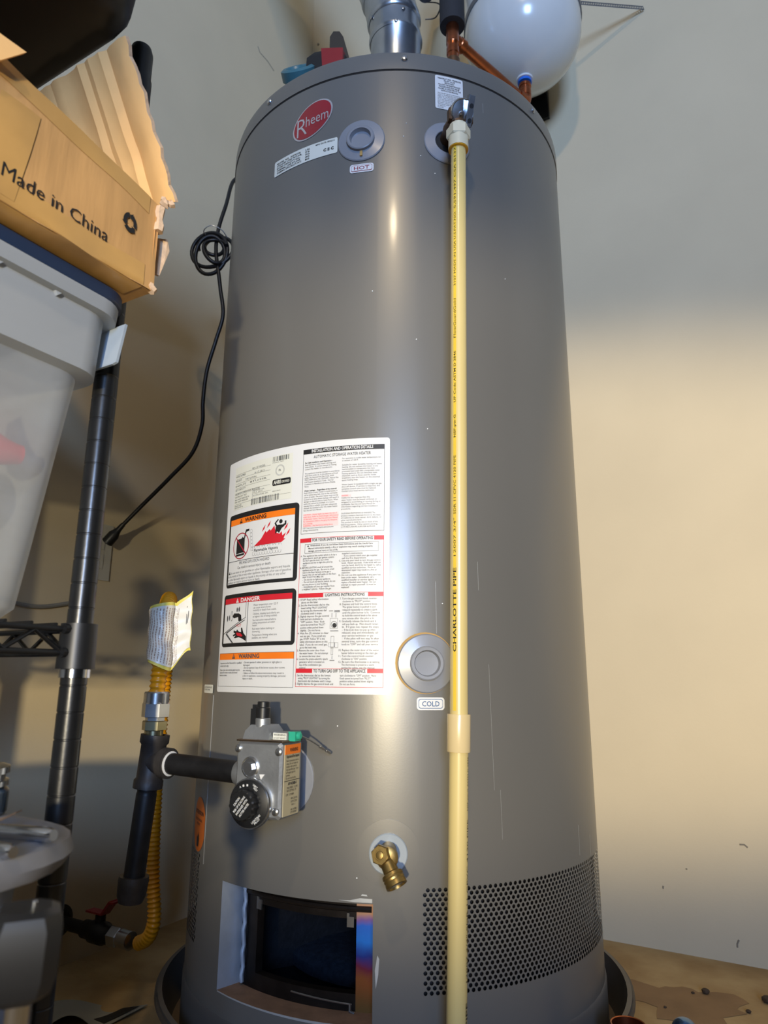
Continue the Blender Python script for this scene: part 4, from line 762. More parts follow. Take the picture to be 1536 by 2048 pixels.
b.prism([lv+gd*-0.030+AU*-0.009, lv+gd*0.012+AU*-0.009, lv+gd*0.012+AU*0.009, lv+gd*-0.030+AU*0.009], AZ*0.003); b.prism([lv+gd*0.012+AU*-0.009, lv+gd*0.012+AU*0.009, lv+gd*0.030+AZ*0.022+AU*0.009, lv+gd*0.030+AZ*0.022+AU*-0.009], gd*-0.003+AZ*0.003); b.prism([lv+gd*0.028+AZ*0.020+AU*-0.009, lv+gd*0.028+AZ*0.020+AU*0.009, lv+gd*0.040+AZ*0.022+AU*0.009, lv+gd*0.040+AZ*0.022+AU*-0.009], AZ*0.003); b.build('lever', m_redp, V, smooth=False)
b = MB(); b.lathe([(0.0170, 0.146), (0.0170, 0.166), (0.0155, 0.168)], f0, gd, 6); b.lathe([(0.0145, 0.166), (0.0145, 0.192), (0.012, 0.193)], f0, gd, 20); b.build('hose_nut', m_zinc, V, angle=25)

# ------------------------------------------------------------------ power cord
K = thing('power_cord', (-0.40, 0.10, 0.75), 'black power cord with a tied coil hanging between heater and left wall', 'cord')
main = [(-0.300, 0.20, 1.66), (-0.345, 0.12, 1.632), (-0.3696, 0.090, 1.606), (-0.3752, 0.060, 1.519), (-0.3852, 0.050, 1.4512), (-0.386, 0.045, 1.396)]
low = [(-0.3772, 0.045, 1.3416), (-0.3717, 0.050, 1.303), (-0.3642, 0.055, 1.247), (-0.3768, 0.060, 1.1917), (-0.3928, 0.065, 1.1257), (-0.3982, 0.070, 1.0607), (-0.3995, 0.080, 1.0095), (-0.4181, 0.090, 0.9529), (-0.464, 0.100, 0.902), (-0.5244, 0.110, 0.8405), (-0.5600, 0.115, 0.8030)]
b = MB(); b.tube(smooth_path(main+low, 8), 0.0042, 10); b.build('cable', m_blk, K, angle=60)
b = MB(); hx = []
for i in range(150):
    a = i/150*2*pi*4.6; ph = i/150; r1 = 0.033-0.012*math.sin(ph*9); r2 = 0.034-0.013*math.cos(ph*7)
    hx.append((-0.393+r1*math.cos(a)+0.008*math.sin(ph*11), 0.045+0.026*(ph-0.5)+0.006*math.sin(a*1.3), 1.398+r2*math.sin(a)-0.014*math.sin(ph*5)))
b.tube(hx, 0.0042, 8); b.build('coil', m_blk, K, angle=60)
b = MB(); b.tube(smooth_path([(-0.412, 0.035, 1.432), (-0.395, 0.02, 1.438), (-0.372, 0.03, 1.434), (-0.366, 0.06, 1.428), (-0.392, 0.07, 1.434)], 6, closed=True), 0.0012, 6, closed=True); b.build('twist_tie', m_shine, K)
pw = S(0, 0, 0); 
b = MB(); pd = (Vector((-0.594, 0.118, 0.762))-Vector((-0.560, 0.115, 0.803))).normalized(); b.lathe([(0.0050, -0.004), (0.0060, 0.010), (0.0085, 0.018), (0.0115, 0.024), (0.0120, 0.045), (0.008, 0.047)], Vector((-0.560, 0.115, 0.803)), pd, 14); b.build('plug', m_blk, K)
ow = corner.copy(); ou = Vector((-0.590, 0.112, 0)).dot(AU)-corner.dot(AU); oc_ = corner+AU*ou+AZ*0.752
o = None
b = MB(); b.box(oc_+AW*0.003, (0.072, 0.006, 0.116), (AU, AW, AZ)); b.box(oc_+AW*0.0065+AZ*0.02, (0.033, 0.003, 0.030), (AU, AW, AZ)); b.box(oc_+AW*0.0065-AZ*0.02, (0.033, 0.003, 0.030), (AU, AW, AZ))
tag(b.build('wall_outlet', M('outlet_plastic', '#c8c4b8', 0.4), base=tuple(oc_), smooth=False), 'ivory electric outlet plate on the left wall behind the shelf post', 'outlet')
b = MB(); b.tube(smooth_path([tuple(corner+AU*(-0.93)+AW*0.006+AZ*0.665), tuple(corner+AU*(-0.85)+AW*0.006+AZ*0.635), tuple(corner+AU*(-0.78)+AW*0.006+AZ*0.628), tuple(corner+AU*(-0.70)+AW*0.006+AZ*0.645)], 8), 0.004, 8)
tag(b.build('wall_cable', M('grey_cable', '#8d8a82', 0.6), base=tuple(corner+AU*(-0.8)+AW*0.006+AZ*0.63)), 'thin grey cable sagging along the left wall behind the tote', 'cable')

# ------------------------------------------------------------------ flue
FL = thing('flue_pipe', (0, 0, 1.515), 'galvanised metal flue pipe rising from the top of the water heater', 'flue')
def seg(c0_, c1_, r0, r1, name='section'):
    b = MB(); c0_, c1_ = Vector(c0_), Vector(c1_); d = (c1_-c0_); L_ = d.length
    b.lathe([(r0, 0), (r0+0.0015, 0.006), (r0, 0.012), (r1, L_-0.012), (r1+0.0035, L_-0.009), (r1+0.004, L_-0.004), (r1, L_)], c0_, d, 40, cap0=False, cap1=False)
    return b.build(name, m_galv, FL, angle=50)
seg((0, 0, 1.515), (0, 0, 1.60), 0.105, 0.100, 'draft_hood'); 
b = MB(); b.lathe([(0.100, 0.0), (0.060, 0.06), (0.057, 0.10)], (0, 0, 1.60), AZ, 40, cap0=False, cap1=False); b.build('hood_cone', m_galv, FL)
seg((0.0, 0, 1.69), (0.0, 0, 1.893), 0.0560, 0.0560); s1 = seg((0, 0, 1.886), (-0.0045, -0.004, 1.945), 0.0575, 0.0570, 'elbow_gore')
seg((-0.004, -0.004, 1.940), (-0.018, -0.010, 2.005), 0.0585, 0.0585, 'elbow_gore'); seg((-0.016, -0.010, 1.998), (-0.040, -0.012, 2.07), 0.0600, 0.0600, 'elbow_gore'); seg((-0.038, -0.012, 2.064), (-0.30, 0.0, 2.65), 0.0600, 0.0600)
for a, z in ((-60, 1.925), (20, 1.92), (-30, 1.975), (35, 1.968), (0, 1.885)):
    b = MB(); d_ = Vector((math.sin(rad(a)), -math.cos(rad(a)), 0)); b.lathe([(0.0036, 0), (0.0036, 0.002), (0.0015, 0.0032)], Vector((-0.006*(z-1.89)/0.06, -0.003, z))+d_*0.0575, d_, 10); b.build('screw', m_zinc, FL)

# ------------------------------------------------------------------ copper piping, insulation, expansion tank
cz = 1.830; ct = Vector((0.1212, -0.066, cz)); ex = Vector((0.308, 0.104, cz))
W = thing('copper_pipe', (ct.x, ct.y, 1.515), 'copper tee and branch pipe between heater top and expansion tank', 'pipe')
b = MB(); b.lathe([(0.0108, 0), (0.0108, 0.24)], (ct.x, ct.y, 1.515), AZ, 16); b.lathe([(0.0145, 0.225), (0.0145, 0.256), (0.0130, 0.258)], (ct.x, ct.y, 1.515), AZ, 16); b.build('nipple', m_bronze, W)
b = MB(); bd_ = (ex-ct).normalized()
b.lathe([(0.0118, -0.075), (0.0118, -0.045), (0.0135, -0.043), (0.0135, -0.028), (0.0120, -0.026), (0.0125, -0.018), (0.0138, -0.016), (0.0138, 0.030), (0.0118, 0.034), (0.0118, 0.10)], ct, AZ, 20); b.lathe([(0.0130, 0.0), (0.0130, 0.018), (0.0145, 0.020), (0.0145, 0.034), (0.0120, 0.036)], ct, bd_, 18); b.build('tee', m_copper, W, angle=30)
b = MB(); b.tube([ct+bd_*0.03, ex-bd_*0.02], 0.0111, 16); b.build('branch', m_copper, W)
b = MB(); b.tube(smooth_path([ex-bd_*0.03, ex-bd_*0.012, ex+AZ*0.006, ex+AZ*0.022], 5), 0.0135, 14); b.lathe([(0.0140, 0.015), (0.0140, 0.030), (0.0128, 0.032), (0.0128, 0.040), (0.0145, 0.041), (0.0145, 0.048)], ex, AZ, 18); b.build('elbow', m_copper, W, angle=30)
b = MB(); b.lathe([(0.0125, 0.0), (0.0265, 0.0), (0.0270, 0.004), (0.0270, 0.60), (0.012, 0.60)], ct+AZ*0.030, AZ, 24); b.build('foam_sleeve', m_insul, W, angle=40)
b = MB(); b.lathe([(0.022, 0), (0.022, 0.34)], (0.075, 0.13, 2.19), (0.10, 0.35, 0.5), 18); tag(b.build('insulated_pipe', m_insul, base=(0.075, 0.13, 2.19)), 'black foam-covered pipe crossing behind the flue at the top', 'pipe')
b = MB(); b.tube(smooth_path([(0.075, 0.08, 2.10), (0.100, 0.07, 2.085), (0.106, 0.06, 2.06), (0.094, 0.06, 2.03), (0.070, 0.06, 2.025)], 6), 0.0016, 6); tag(b.build('loose_wire', m_blk, base=(0.09, 0.06, 2.05)), 'thin black wire loop hanging between flue and copper pipe', 'wire')
X = thing('expansion_tank', (0.308, 0.104, 1.88), 'white enamelled expansion tank with a domed bottom beside the copper pipe', 'tank')
b = MB(); prof = [(0.0155*0+0.001, 0.0)]+[(0.1385*math.sin(pi/2*k/12), 0.128*(1-math.cos(pi/2*k/12))) for k in range(1, 13)]+[(0.1385, 0.34)]+[(0.1385*math.cos(pi/2*k/8), 0.34+0.12*math.sin(pi/2*k/8)) for k in range(1, 9)]
b.lathe([(max(r, 0.0005), h) for r, h in prof], (0.308, 0.104, 1.893), AZ, 64); b.build('vessel', m_tank, X, angle=50)
b = MB(); b.lathe([(0.0200, -0.004), (0.0200, 0.006), (0.016, 0.009)], (0.308, 0.104, 1.893), AZ, 24, mi=0); b.lathe([(0.0165, -0.010), (0.0165, -0.003)], (0.308, 0.104, 1.893), AZ, 20, mi=1); b.build('inlet_collar', [m_white, M('blue_plastic', '#1f6ad0', 0.35)], X)
b = MB(); b.lathe([(0.1386, 0.150), (0.1410, 0.150), (0.1410, 0.166), (0.1386, 0.166)], (0.308, 0.104, 1.893), AZ, 64, cap0=False, cap1=False); b.build('band', M('strap_grey', '#73767a', 0.45, 0.4), X)
ws = corner-nR*(-0.004); 
def RW(x_, z, off=0.004):   # point on right wall at world x
    s_ = (x_-corner.x)/dR.x; p = corner+dR*s_+nR*off; return Vector((p.x, p.y, z))
b = MB(); sa = RW(0.646, 2.200, 0.006); sb = Vector((0.4490, 0.118, 2.140)); d_ = (sb-sa).normalized(); wv_ = Vector((0, 0, 1)).cross(d_).normalized(); hv = d_.cross(wv_)
L_ = (sb-sa).length; nh = int(L_/0.0055); hw_ = 0.0060
rowsA = []
for k in range(nh):
    x0 = k*L_/nh; x1 = (k+1)*L_/nh; g = (x1-x0)*0.28
    for (p, q, r, t_) in ((x0, x0+g, -hw_, hw_), (x1-g, x1, -hw_, hw_), (x0+g, x1-g, -hw_, -hw_*0.45), (x0+g, x1-g, hw_*0.45, hw_)):
        b.add([sa+d_*p+hv*r, sa+d_*q+hv*r, sa+d_*q+hv*t_, sa+d_*p+hv*t_], [(0, 1, 2, 3)])
b.add([sa+wv_*0.0012+hv*-hw_, sa+wv_*0.0012+hv*hw_, sa-wv_*0.0012+hv*hw_, sa-wv_*0.0012+hv*-hw_], [(0, 1, 2, 3)])
tag(b.build('hanger_strap', M('strap_steel', '#6b6e74', 0.4, 0.6), base=tuple(sa), smooth=False), 'perforated metal hanger strap running from the expansion tank to the right wall', 'strap')
b = MB(); bp0 = RW(0.400, 2.03, 0.0)
b.box(RW(0.395, 2.06, 0.006), (0.055, 0.010, 0.16), (dR, nR, AZ)); b.box(RW(0.395, 2.06, 0.05), (0.045, 0.09, 0.010), (dR, nR, AZ))
tag(b.build('wall_bracket', m_blkm, base=tuple(RW(0.395, 1.98, 0.0)), smooth=False), 'dark metal bracket on the right wall behind the expansion tank', 'bracket')

# ------------------------------------------------------------------ things lying on the heater
Q = thing('cordless_tool', (-0.115, -0.25, 1.514), 'red and black cordless tool lying on top of the water heater', 'tool')
b = MB(); b.grid([[Vector((x, y, z)) for x, y in pts] for z, pts in ((1.514, [(-0.160, -0.262), (-0.095, -0.275), (-0.070, -0.235), (-0.140, -0.215)]), (1.572, [(-0.158, -0.262), (-0.095, -0.275), (-0.070, -0.235), (-0.140, -0.215)]), (1.586, [(-0.145, -0.260), (-0.100, -0.270), (-0.078, -0.238), (-0.135, -0.220)]))], closed_u=True, cap0=True, cap1=True); b.build('tool_body', m_blk, Q, angle=30)
b = MB(); b.prism([Vector((-0.128, -0.2712, 1.530)), Vector((-0.093, -0.2772, 1.530)), Vector((-0.093, -0.2772, 1.578)), Vector((-0.132, -0.2705, 1.584))], Vector((0.005, 0.022, 0.0))); b.build('tool_panel', m_redp, Q, smooth=False)
b = MB(); b.prism([Vector((-0.118, -0.262, 1.545)), Vector((-0.118, -0.262, 1.618)), Vector((-0.112, -0.262, 1.630)), Vector((-0.101, -0.262, 1.630)), Vector((-0.094, -0.262, 1.618)), Vector((-0.072, -0.262, 1.530)), Vector((-0.110, -0.262, 1.526))], Vector((0.004, 0.026, 0))); b.build('tool_handle', m_blk, Q, smooth=False)
b = MB(); b.lathe([(0.0, -0.010), (0.026, -0.010), (0.031, -0.006), (0.031, 0.010), (0.026, 0.013), (0.021, 0.0125), (0.018, 0.009), (0.0, 0.008)], (-0.172, -0.252, 1.545), (-0.15, -0.75, 0.55), 28)
tag(b.build('plastic_disc', m_teal, base=(-0.172, -0.252, 1.514)), 'round teal disc leaning on top of the heater beside the red tool', 'disc')

# ------------------------------------------------------------------ shelving unit
SH = thing('shelving_unit', tuple(S(-1.10, -0.18, FZ)), 'black wire shelving unit standing along the left wall', 'shelf')
UP, UQ, WP, WQ = -0.645, -1.56, -0.008, -0.366
for (u, w) in ((UP, WP), (UP, WQ), (UQ, WP), (UQ, WQ)):
    base = S(u, w, FZ); prof = [(0.0127, 0.0)]; z = 0.02
    while z < 1.21:
        prof += [(0.0127, z), (0.0121, z+0.0006), (0.0121, z+0.0016), (0.0127, z+0.0022)]; z += 0.0254
    prof += [(0.0127, 1.218)]
    b = MB(); b.lathe(prof, base, AZ, 20); po = b.build('post', m_blkm, SH, angle=30)
    b = MB(); b.lathe([(0.0150, 1.190), (0.0158, 1.194), (0.0158, 1.232), (0.0145, 1.236), (0.0145, 1.272), (0.0120, 1.281), (0.004, 1.284)], base, AZ, 20); b.build('end_cap', m_blk, po)
    b = MB(); b.lathe([(0.0130, 0.520), (0.0185, 0.520), (0.0175, 0.5645), (0.0130, 0.5645)], base, AZ, 24); b.build('collar', m_blk, po)
    b = MB(); b.lathe([(0.0130, 0.5115), (0.0150, 0.5115), (0.0150, 0.5195), (0.0130, 0.5195)], base, AZ, 24); b.build('sleeve_ring', m_chrome, po)
    b = MB(); b.lathe([(0.016, 0.0), (0.016, 0.006), (0.010, 0.016)], base, AZ, 16); b.build('foot', m_blk, po)
z1_, z2_ = 0.5465, 0.5235
b = MB()
for w in (WP, WQ):
    for z in (z1_, z2_): b.tube([S(UP-0.013, w, z), S(UQ+0.013, w, z)], 0.0031, 8)
    k = 0; u = UP-0.020
    zz = []
    while u > UQ+0.03: zz.append(S(u, w, z1_-0.002 if k % 2 else z2_+0.002)); u -= 0.029; k += 1
    b.tube(zz, 0.0026, 6)
for u in (UP, UQ):
    for z in (z1_, z2_): b.tube([S(u, WP-0.013, z), S(u, WQ+0.013, z)], 0.0031, 8)
    zz = [S(u, WP-0.020-0.029*k, z1_-0.002 if k % 2 else z2_+0.002) for k in range(11)]; b.tube(zz, 0.0026, 6)
b.build('shelf_frame', m_blkm, SH, angle=60)
for u, w in ((UP, WP),):
    for z in (z1_, z2_):
        b = MB(); b.lathe([(0.0048, -0.004), (0.0052, 0.0), (0.0048, 0.004)], S(u-0.0165, w+0.004, z), AU, 10); b.build('weld', m_blkm, SH)
for k in range(34):
    u = UP-0.026-0.0262*k; b = MB(); b.tube([S(u, WP, z1_+0.0042), S(u, WQ, z1_+0.0042)], 0.0016, 6); b.build('deck_wire', m_blkm, SH)

# ------------------------------------------------------------------ rounded-rectangle lofts in the shelf frame
def rr(u0, u1, w0, w1, r, z, n=6):
    pts = []
    for cu, cw, a0 in ((u1-r, w1-r, 0), (u0+r, w1-r, 90), (u0+r, w0+r, 180), (u1-r, w0+r, 270)):
        for i in range(n+1):
            a = rad(a0+90*i/n); pts.append(S(cu+r*math.cos(a), cw+r*math.sin(a), z))
    return pts
def loft(mb, loops, mi=0, cap0=False, cap1=False): mb.grid(loops, closed_u=True, mi=mi, cap0=cap0, cap1=cap1)

TT = thing('clear_tote', tuple(S(-0.95, -0.16, 0.5525)), 'frosted clear plastic tote with navy lid on the wire shelf', 'storage tote')
zb = 0.5525
b = MB(); loft(b, [rr(-1.170, -0.715, -0.320, -0.008, 0.035, zb), rr(-1.180, -0.704, -0.330, 0.000, 0.040, zb+0.010), rr(-1.182, -0.700, -0.332, 0.001, 0.040, zb+0.040), rr(-1.195, -0.6805, -0.345, 0.013, 0.034, 0.800)], cap0=True); b.build('tote_wall', m_tote, TT, angle=60)
b = MB(); loft(b, [rr(-1.195, -0.6805, -0.345, 0.013, 0.034, 0.800), rr(-1.207, -0.668, -0.357, 0.026, 0.034, 0.803), rr(-1.209, -0.666, -0.359, 0.028, 0.034, 0.868)]); b.build('tote_band', m_toter, TT, angle=35)
b = MB(); loft(b, [rr(-1.209, -0.666, -0.359, 0.028, 0.034, 0.868), rr(-1.216, -0.656, -0.366, 0.037, 0.036, 0.869), rr(-1.217, -0.655, -0.367, 0.038, 0.036, 0.884), rr(-1.212, -0.660, -0.362, 0.033, 0.034, 0.886)]); b.build('tote_rim', m_toter, TT, angle=35)
for u in (-0.735, -0.795, -0.855, -0.915):
    b = MB(); b.prism([S(u, 0.028, 0.868), S(u-0.007, 0.028, 0.868), S(u-0.004, 0.028, 0.864)], AW*0.004); b.build('rim_rib', m_toter, TT, smooth=False)
b = MB(); b.prism([S(-0.657, 0.034, 0.870), S(-0.657, -0.070, 0.870), S(-0.6625, -0.070, 0.824), S(-0.664, -0.066, 0.8215), S(-0.664, 0.028, 0.8215), S(-0.6625, 0.032, 0.824)], AU*-0.003); b.build('latch', M('milky_latch', '#98a3ae', 0.35), TT, smooth=False)
b = MB(); loft(b, [rr(-1.214, -0.658, -0.364, 0.035, 0.034, 0.8865), rr(-1.222, -0.650, -0.372, 0.036, 0.036, 0.889), rr(-1.222, -0.650, -0.372, 0.036, 0.036, 0.900), rr(-1.210, -0.662, -0.360, 0.026, 0.034, 0.905)], cap0=True, cap1=True); b.build('lid', m_navy, TT, angle=35)
b = MB(); b.tube(smooth_path([S(-0.805, -0.028, 0.770), S(-0.796, -0.024, 0.742), S(-0.775, -0.023, 0.722), S(-0.748, -0.022, 0.712), S(-0.724, -0.020, 0.712)], 6), [0.010+0.008*math.sin(pi*min(1, i/24*1.05)) for i in range(25)], 12)
tag(b.build('red_toy', M('toy_red', '#d03040', 0.4), base=tuple(S(-0.78, -0.05, 0.70))), 'curved red plastic piece inside the clear tote', 'toy')
b = MB(); b.tube(smooth_path([S(-0.815, -0.032, 0.700), S(-0.800, -0.028, 0.690), S(-0.785, -0.026, 0.668), S(-0.800, -0.026, 0.655)], 6), [0.010+0.006*math.sin(pi*i/18) for i in range(19)], 12)
tag(b.build('green_toy', M('toy_green', '#3f9a5a', 0.4), base=tuple(S(-0.80, -0.05, 0.65))), 'small green plastic piece inside the clear tote below the red one', 'toy')
b = MB(); b.tube(smooth_path([S(-0.84, -0.070, 0.680), S(-0.825, -0.062, 0.660), S(-0.83, -0.062, 0.620), S(-0.85, -0.07, 0.600)], 6), [0.014+0.006*math.sin(pi*i/18) for i in range(19)], 12)
tag(b.build('yellow_toy', M('toy_yellow', '#d0b070', 0.4), base=tuple(S(-0.83, -0.065, 0.60))), 'pale yellow plastic piece at the left inside the clear tote', 'toy')

# ------------------------------------------------------------------ cardboard box
BX = thing('cardboard_box', tuple(S(-0.90, -0.12, 0.905)), 'worn brown cardboard box printed Made in China on the tote lid', 'box')
bu0, bu1, bw0, bw1, bz0 = -1.16, -0.650, -0.30, 0.060, 0.9055
def btop(u): return 1.012+0.032*min(1.0, (bu1-u)/0.19)
def bfront(u, z): return bw1+0.0016*math.sin(u*60)*math.sin(z*40)
us = [bu0+(bu1-bu0)*i/36 for i in range(37)]
b = MB()
for off in (0.0, -0.004): b.grid([[S(u, bfront(u, bz0+(btop(u)-bz0)*j/6)+off, bz0+(btop(u)-bz0)*j/6) for u in us] for j in range(7)])
b.grid([[S(u, bfront(u, btop(u))+o_, btop(u)) for u in us] for o_ in (0, -0.004)])
for uu, zz in ((bu1, 1.012), (bu1-0.004, 1.012), (bu0, 1.044), (bu0+0.004, 1.044)): b.grid([[S(uu, w, z) for w in (bw0, bw1)] for z in (bz0, zz)])
for ww in (bw0, bw0+0.004): b.grid([[S(u, ww, z) for u in (bu0, bu1)] for z in (bz0, 1.03)])
b.grid([[S(u, w, bz0) for u in (bu0, bu1)] for w in (bw0, bw1)])
b.build('box_body', m_card, BX, angle=40, fix=False)
# far end flap standing up and leaning in over the box, bent along its flutes
def flap(i, j, off=0.0):
    v = j/18; q = i/40; w = 0.0600-0.345*q
    u = -0.6300-0.0885*v; z = 1.032+0.150*v
    ph = q*40; cr = 0.0030*math.sin(ph*1.25)*math.sin(ph*0.37+0.4)+0.0016*math.sin(ph*2.9)
    dent = 0.0022*math.sin(v*9+q*14)*math.exp(-((v-0.30-0.5*q)/0.10)**2)
    if i == 0: w += 0.0016*math.sin(v*41)+0.0012*math.sin(v*97)
    if j == 0: z += 0.0025*math.sin(ph*1.7)
    n_ = cr+dent+off
    return S(u-0.86*n_, w, z-0.50*n_)
b = MB(); b.grid([[flap(i, j) for i in range(41)] for j in range(19)]); b.grid([[flap(i, j, -0.005) for i in range(41)] for j in range(19)])
b.grid([[flap(0, j, o_) for o_ in (0, -0.005)] for j in range(19)], mi=1); b.grid([[flap(i, 0, o_) for o_ in (0, -0.005)] for i in range(41)], mi=1)
b.build('end_flap', [m_cardlit, m_cardt], BX, angle=30, fix=False)
rn = random.Random(3)
b = MB(); b.tube([S(-0.632-0.010*k/6, 0.058-0.008*k/6, 1.030-0.006*rn.random()) for k in range(7)], [0.0030+0.003*rn.random() for _ in range(7)], 6)
b.build('torn_corner', m_cardt, BX, angle=30)
b = MB(); b.tube([S(-0.651+0.002*rn.random(), 0.060, 1.010-0.0075*k) for k in range(5)], [0.0035+0.003*rn.random() for _ in range(5)], 6); b.build('torn_edge', m_cardt, BX, angle=30)
b = MB(); b.prism([S(-0.646, 0.044, 0.980), S(-0.630, 0.050, 0.985), S(-0.626, 0.050, 0.972), S(-0.632, 0.050, 0.952), S(-0.637, 0.050, 0.935), S(-0.645, 0.046, 0.937), S(-0.643, 0.046, 0.958)], AW*0.003); b.build('torn_strip', m_cardt, BX, smooth=False)
b = MB(); b.tube([S(-0.652+0.002*math.sin(k*2), 0.060, 0.905+0.0030*k) for k in range(4)], [0.004, 0.0055, 0.0045, 0.003], 6); b.build('dented_corner', m_cardt, BX)
for nm, loop in (('bottom_tape', [0.930, 0.920, 0.912, 0.906]),):
    b = MB(); b.grid([[S(u, bfront(u, z)+0.0006, z+0.0012*math.sin(u*45)) for u in us[:-1]] for z in loop]+[[S(u, bw1-0.002, bz0-0.0004) for u in us[:-1]], [S(u, bw1-0.030, bz0-0.0004) for u in us[:-1]]]); b.build(nm, m_tape, BX, angle=70)
b = MB(); b.grid([[S(u, bfront(u, btop(u)-d)+0.0006, btop(u)-d) for u in us[:-1]] for d in (0.020+0, 0.012, 0.005, 0.0)]); b.build('top_tape', m_tape, BX, angle=70)
b = MB(); b.grid([[S(u+0.12*(z-0.95), bfront(u+0.12*(z-0.95), z)+0.0009, z) for u in (-0.842, -0.834, -0.826, -0.818, -0.810, -0.804)] for z in (0.912, 0.93, 0.95, 0.97, 0.99, 1.01)]); b.build('cross_tape', m_tape, BX)
b = MB(); put_text(b, 'Made in China', lambda x, y: S(-0.824+x, bfront(-0.824+x, 0.929+y)+0.0013, 0.929+y), 0.0, 0.1120, 0.0, 0.0138, 0, 0.0); b.build('box_print', m_ink, BX)
b = MB(); rc_ = (-0.6885, 0.9665); mp = lambda x, y: S(rc_[0]+x, bfront(rc_[0]+x, rc_[1]+y)+0.0013, rc_[1]+y)
for k in range(3):
    a0 = rad(90+120*k+12); a1 = rad(90+120*k+112)
    inn = [(0.0046*math.cos(a0+(a1-a0)*i/8), 0.0056*math.sin(a0+(a1-a0)*i/8)) for i in range(9)]; ou_ = [(0.0092*math.cos(a0+(a1-a0)*i/8), 0.0110*math.sin(a0+(a1-a0)*i/8)) for i in range(9)]
    b.grid([[mp(*p) for p in inn], [mp(*p) for p in ou_]])
    t_ = rad(90+120*k+100); b.add([mp(0.0030*math.cos(t_), 0.0036*math.sin(t_)), mp(0.0110*math.cos(t_), 0.0130*math.sin(t_)), mp(0.0074*math.cos(t_+0.5), 0.0088*math.sin(t_+0.5))], [(0, 1, 2)])
b.build('recycling_mark', m_ink, BX)
# near flap poking out at the left
b = MB(); b.prism([S(-0.8264, 0.072, 1.0499), S(-0.848, 0.070, 1.0495), S(-0.90, 0.066, 1.052), S(-0.90, 0.064, 1.018), S(-0.846, 0.070, 1.0240)], AW*0.004); b.build('front_flap', m_cardlit, BX, smooth=False)
# back flap that helps carry the bin
b = MB(); b.box(S(-0.93, -0.285, 1.115), (0.40, 0.005, 0.155), (AU, AW, AZ)); b.build('back_flap', m_card, BX, smooth=False)

BN = thing('black_bin', tuple(S(-0.94, -0.06, 1.196)), 'black plastic bin resting on top of the cardboard box', 'bin')
b = MB(); loft(b, [rr(-1.10, -0.735, -0.305, 0.050, 0.03, 1.1955), rr(-1.115, -0.717, -0.322, 0.068, 0.045, 1.1975), rr(-1.125, -0.709, -0.332, 0.077, 0.050, 1.204), rr(-1.130, -0.705, -0.337, 0.082, 0.050, 1.214), rr(-1.145, -0.690, -0.352, 0.097, 0.050, 1.40)], cap0=True); b.build('bin_wall', m_blk, BN, angle=40)
b = MB(); loft(b, [rr(-1.145, -0.690, -0.352, 0.097, 0.050, 1.395), rr(-1.160, -0.675, -0.367, 0.112, 0.055, 1.396), rr(-1.160, -0.675, -0.367, 0.112, 0.055, 1.410), rr(-1.145, -0.690, -0.352, 0.097, 0.050, 1.412)]); b.build('bin_rim', m_blk, BN, angle=35)

# ------------------------------------------------------------------ grey tote in the foreground
GT = thing('grey_tote', tuple(S(-1.05, 0.0, FZ)), 'grey plastic tote with rounded lid on the floor below the wire shelf', 'storage tote')
b = MB(); loft(b, [rr(-1.44, -0.781, -0.21, 0.094, 0.05, FZ), rr(-1.45, -0.769, -0.22, 0.104, 0.05, FZ+0.012), rr(-1.475, -0.741, -0.245, 0.129, 0.07, 0.366)], cap0=True); b.build('tote_wall', m_gtote, GT, angle=40)
b = MB(); loft(b, [rr(-1.485, -0.728, -0.258, 0.139, 0.080, 0.3640), rr(-1.498, -0.714, -0.270, 0.154, 0.088, 0.3645), rr(-1.502, -0.709, -0.274, 0.160, 0.090, 0.3740), rr(-1.499, -0.712, -0.271, 0.157, 0.088, 0.3840), rr(-1.490, -0.721, -0.262, 0.148, 0.080, 0.3875), rr(-1.480, -0.731, -0.252, 0.138, 0.072, 0.3870), rr(-1.472, -0.739, -0.244, 0.130, 0.066, 0.3835)], cap0=True, cap1=True, mi=0); b.build('lid', m_glid, GT, angle=50)
LZ = 0.3835
def rod(r0, r1, label):
    b = MB(); r0, r1 = Vector(r0), Vector(r1); L_ = (r1-r0).length; b.lathe([(0.0042, 0), (0.0050, 0.003), (0.0050, L_-0.004), (0.0038, L_)], r0, r1-r0, 12)
    tag(b.build('steel_rod', m_chrome, base=tuple(r0)), label, 'rod', 'steel rods on the grey lid')
rod((-0.3167, -0.7138, LZ+0.0065), (-0.2377, -0.7466, LZ+0.0090), 'longer shiny steel rod lying on the grey tote lid')
rod((-0.2990, -0.7560, LZ+0.0060), (-0.2463, -0.7830, LZ+0.0060), 'shorter steel rod nearest the front edge of the grey tote lid')
b = MB(); b.prism([Vector((-0.345, -0.748, LZ+0.001)), Vector((-0.300, -0.718, LZ+0.008)), Vector((-0.2885, -0.703, LZ+0.015)), Vector((-0.2890, -0.693, LZ+0.015)), Vector((-0.303, -0.704, LZ+0.008)), Vector((-0.350, -0.732, LZ+0.001))], AZ*0.0014); tag(b.build('metal_strip', M('worn_brown_steel', '#8a776a', 0.4, 0.6), base=(-0.31, -0.715, LZ), smooth=False), 'thin bent metal strip lying behind the rods on the grey lid', 'strip')
JR = thing('jar', (-0.366, -0.655, LZ), 'blue ringed jar cut off by the left edge on the grey lid', 'jar')
b = MB(); b.lathe([(0.036, 0.0), (0.040, 0.006), (0.040, 0.022), (0.036, 0.026)], (-0.366, -0.655, LZ+0.0005), AZ, 28); b.build('jar_wall', M('dark_blue_glass', '#27435c', 0.2, coat=0.4), JR)
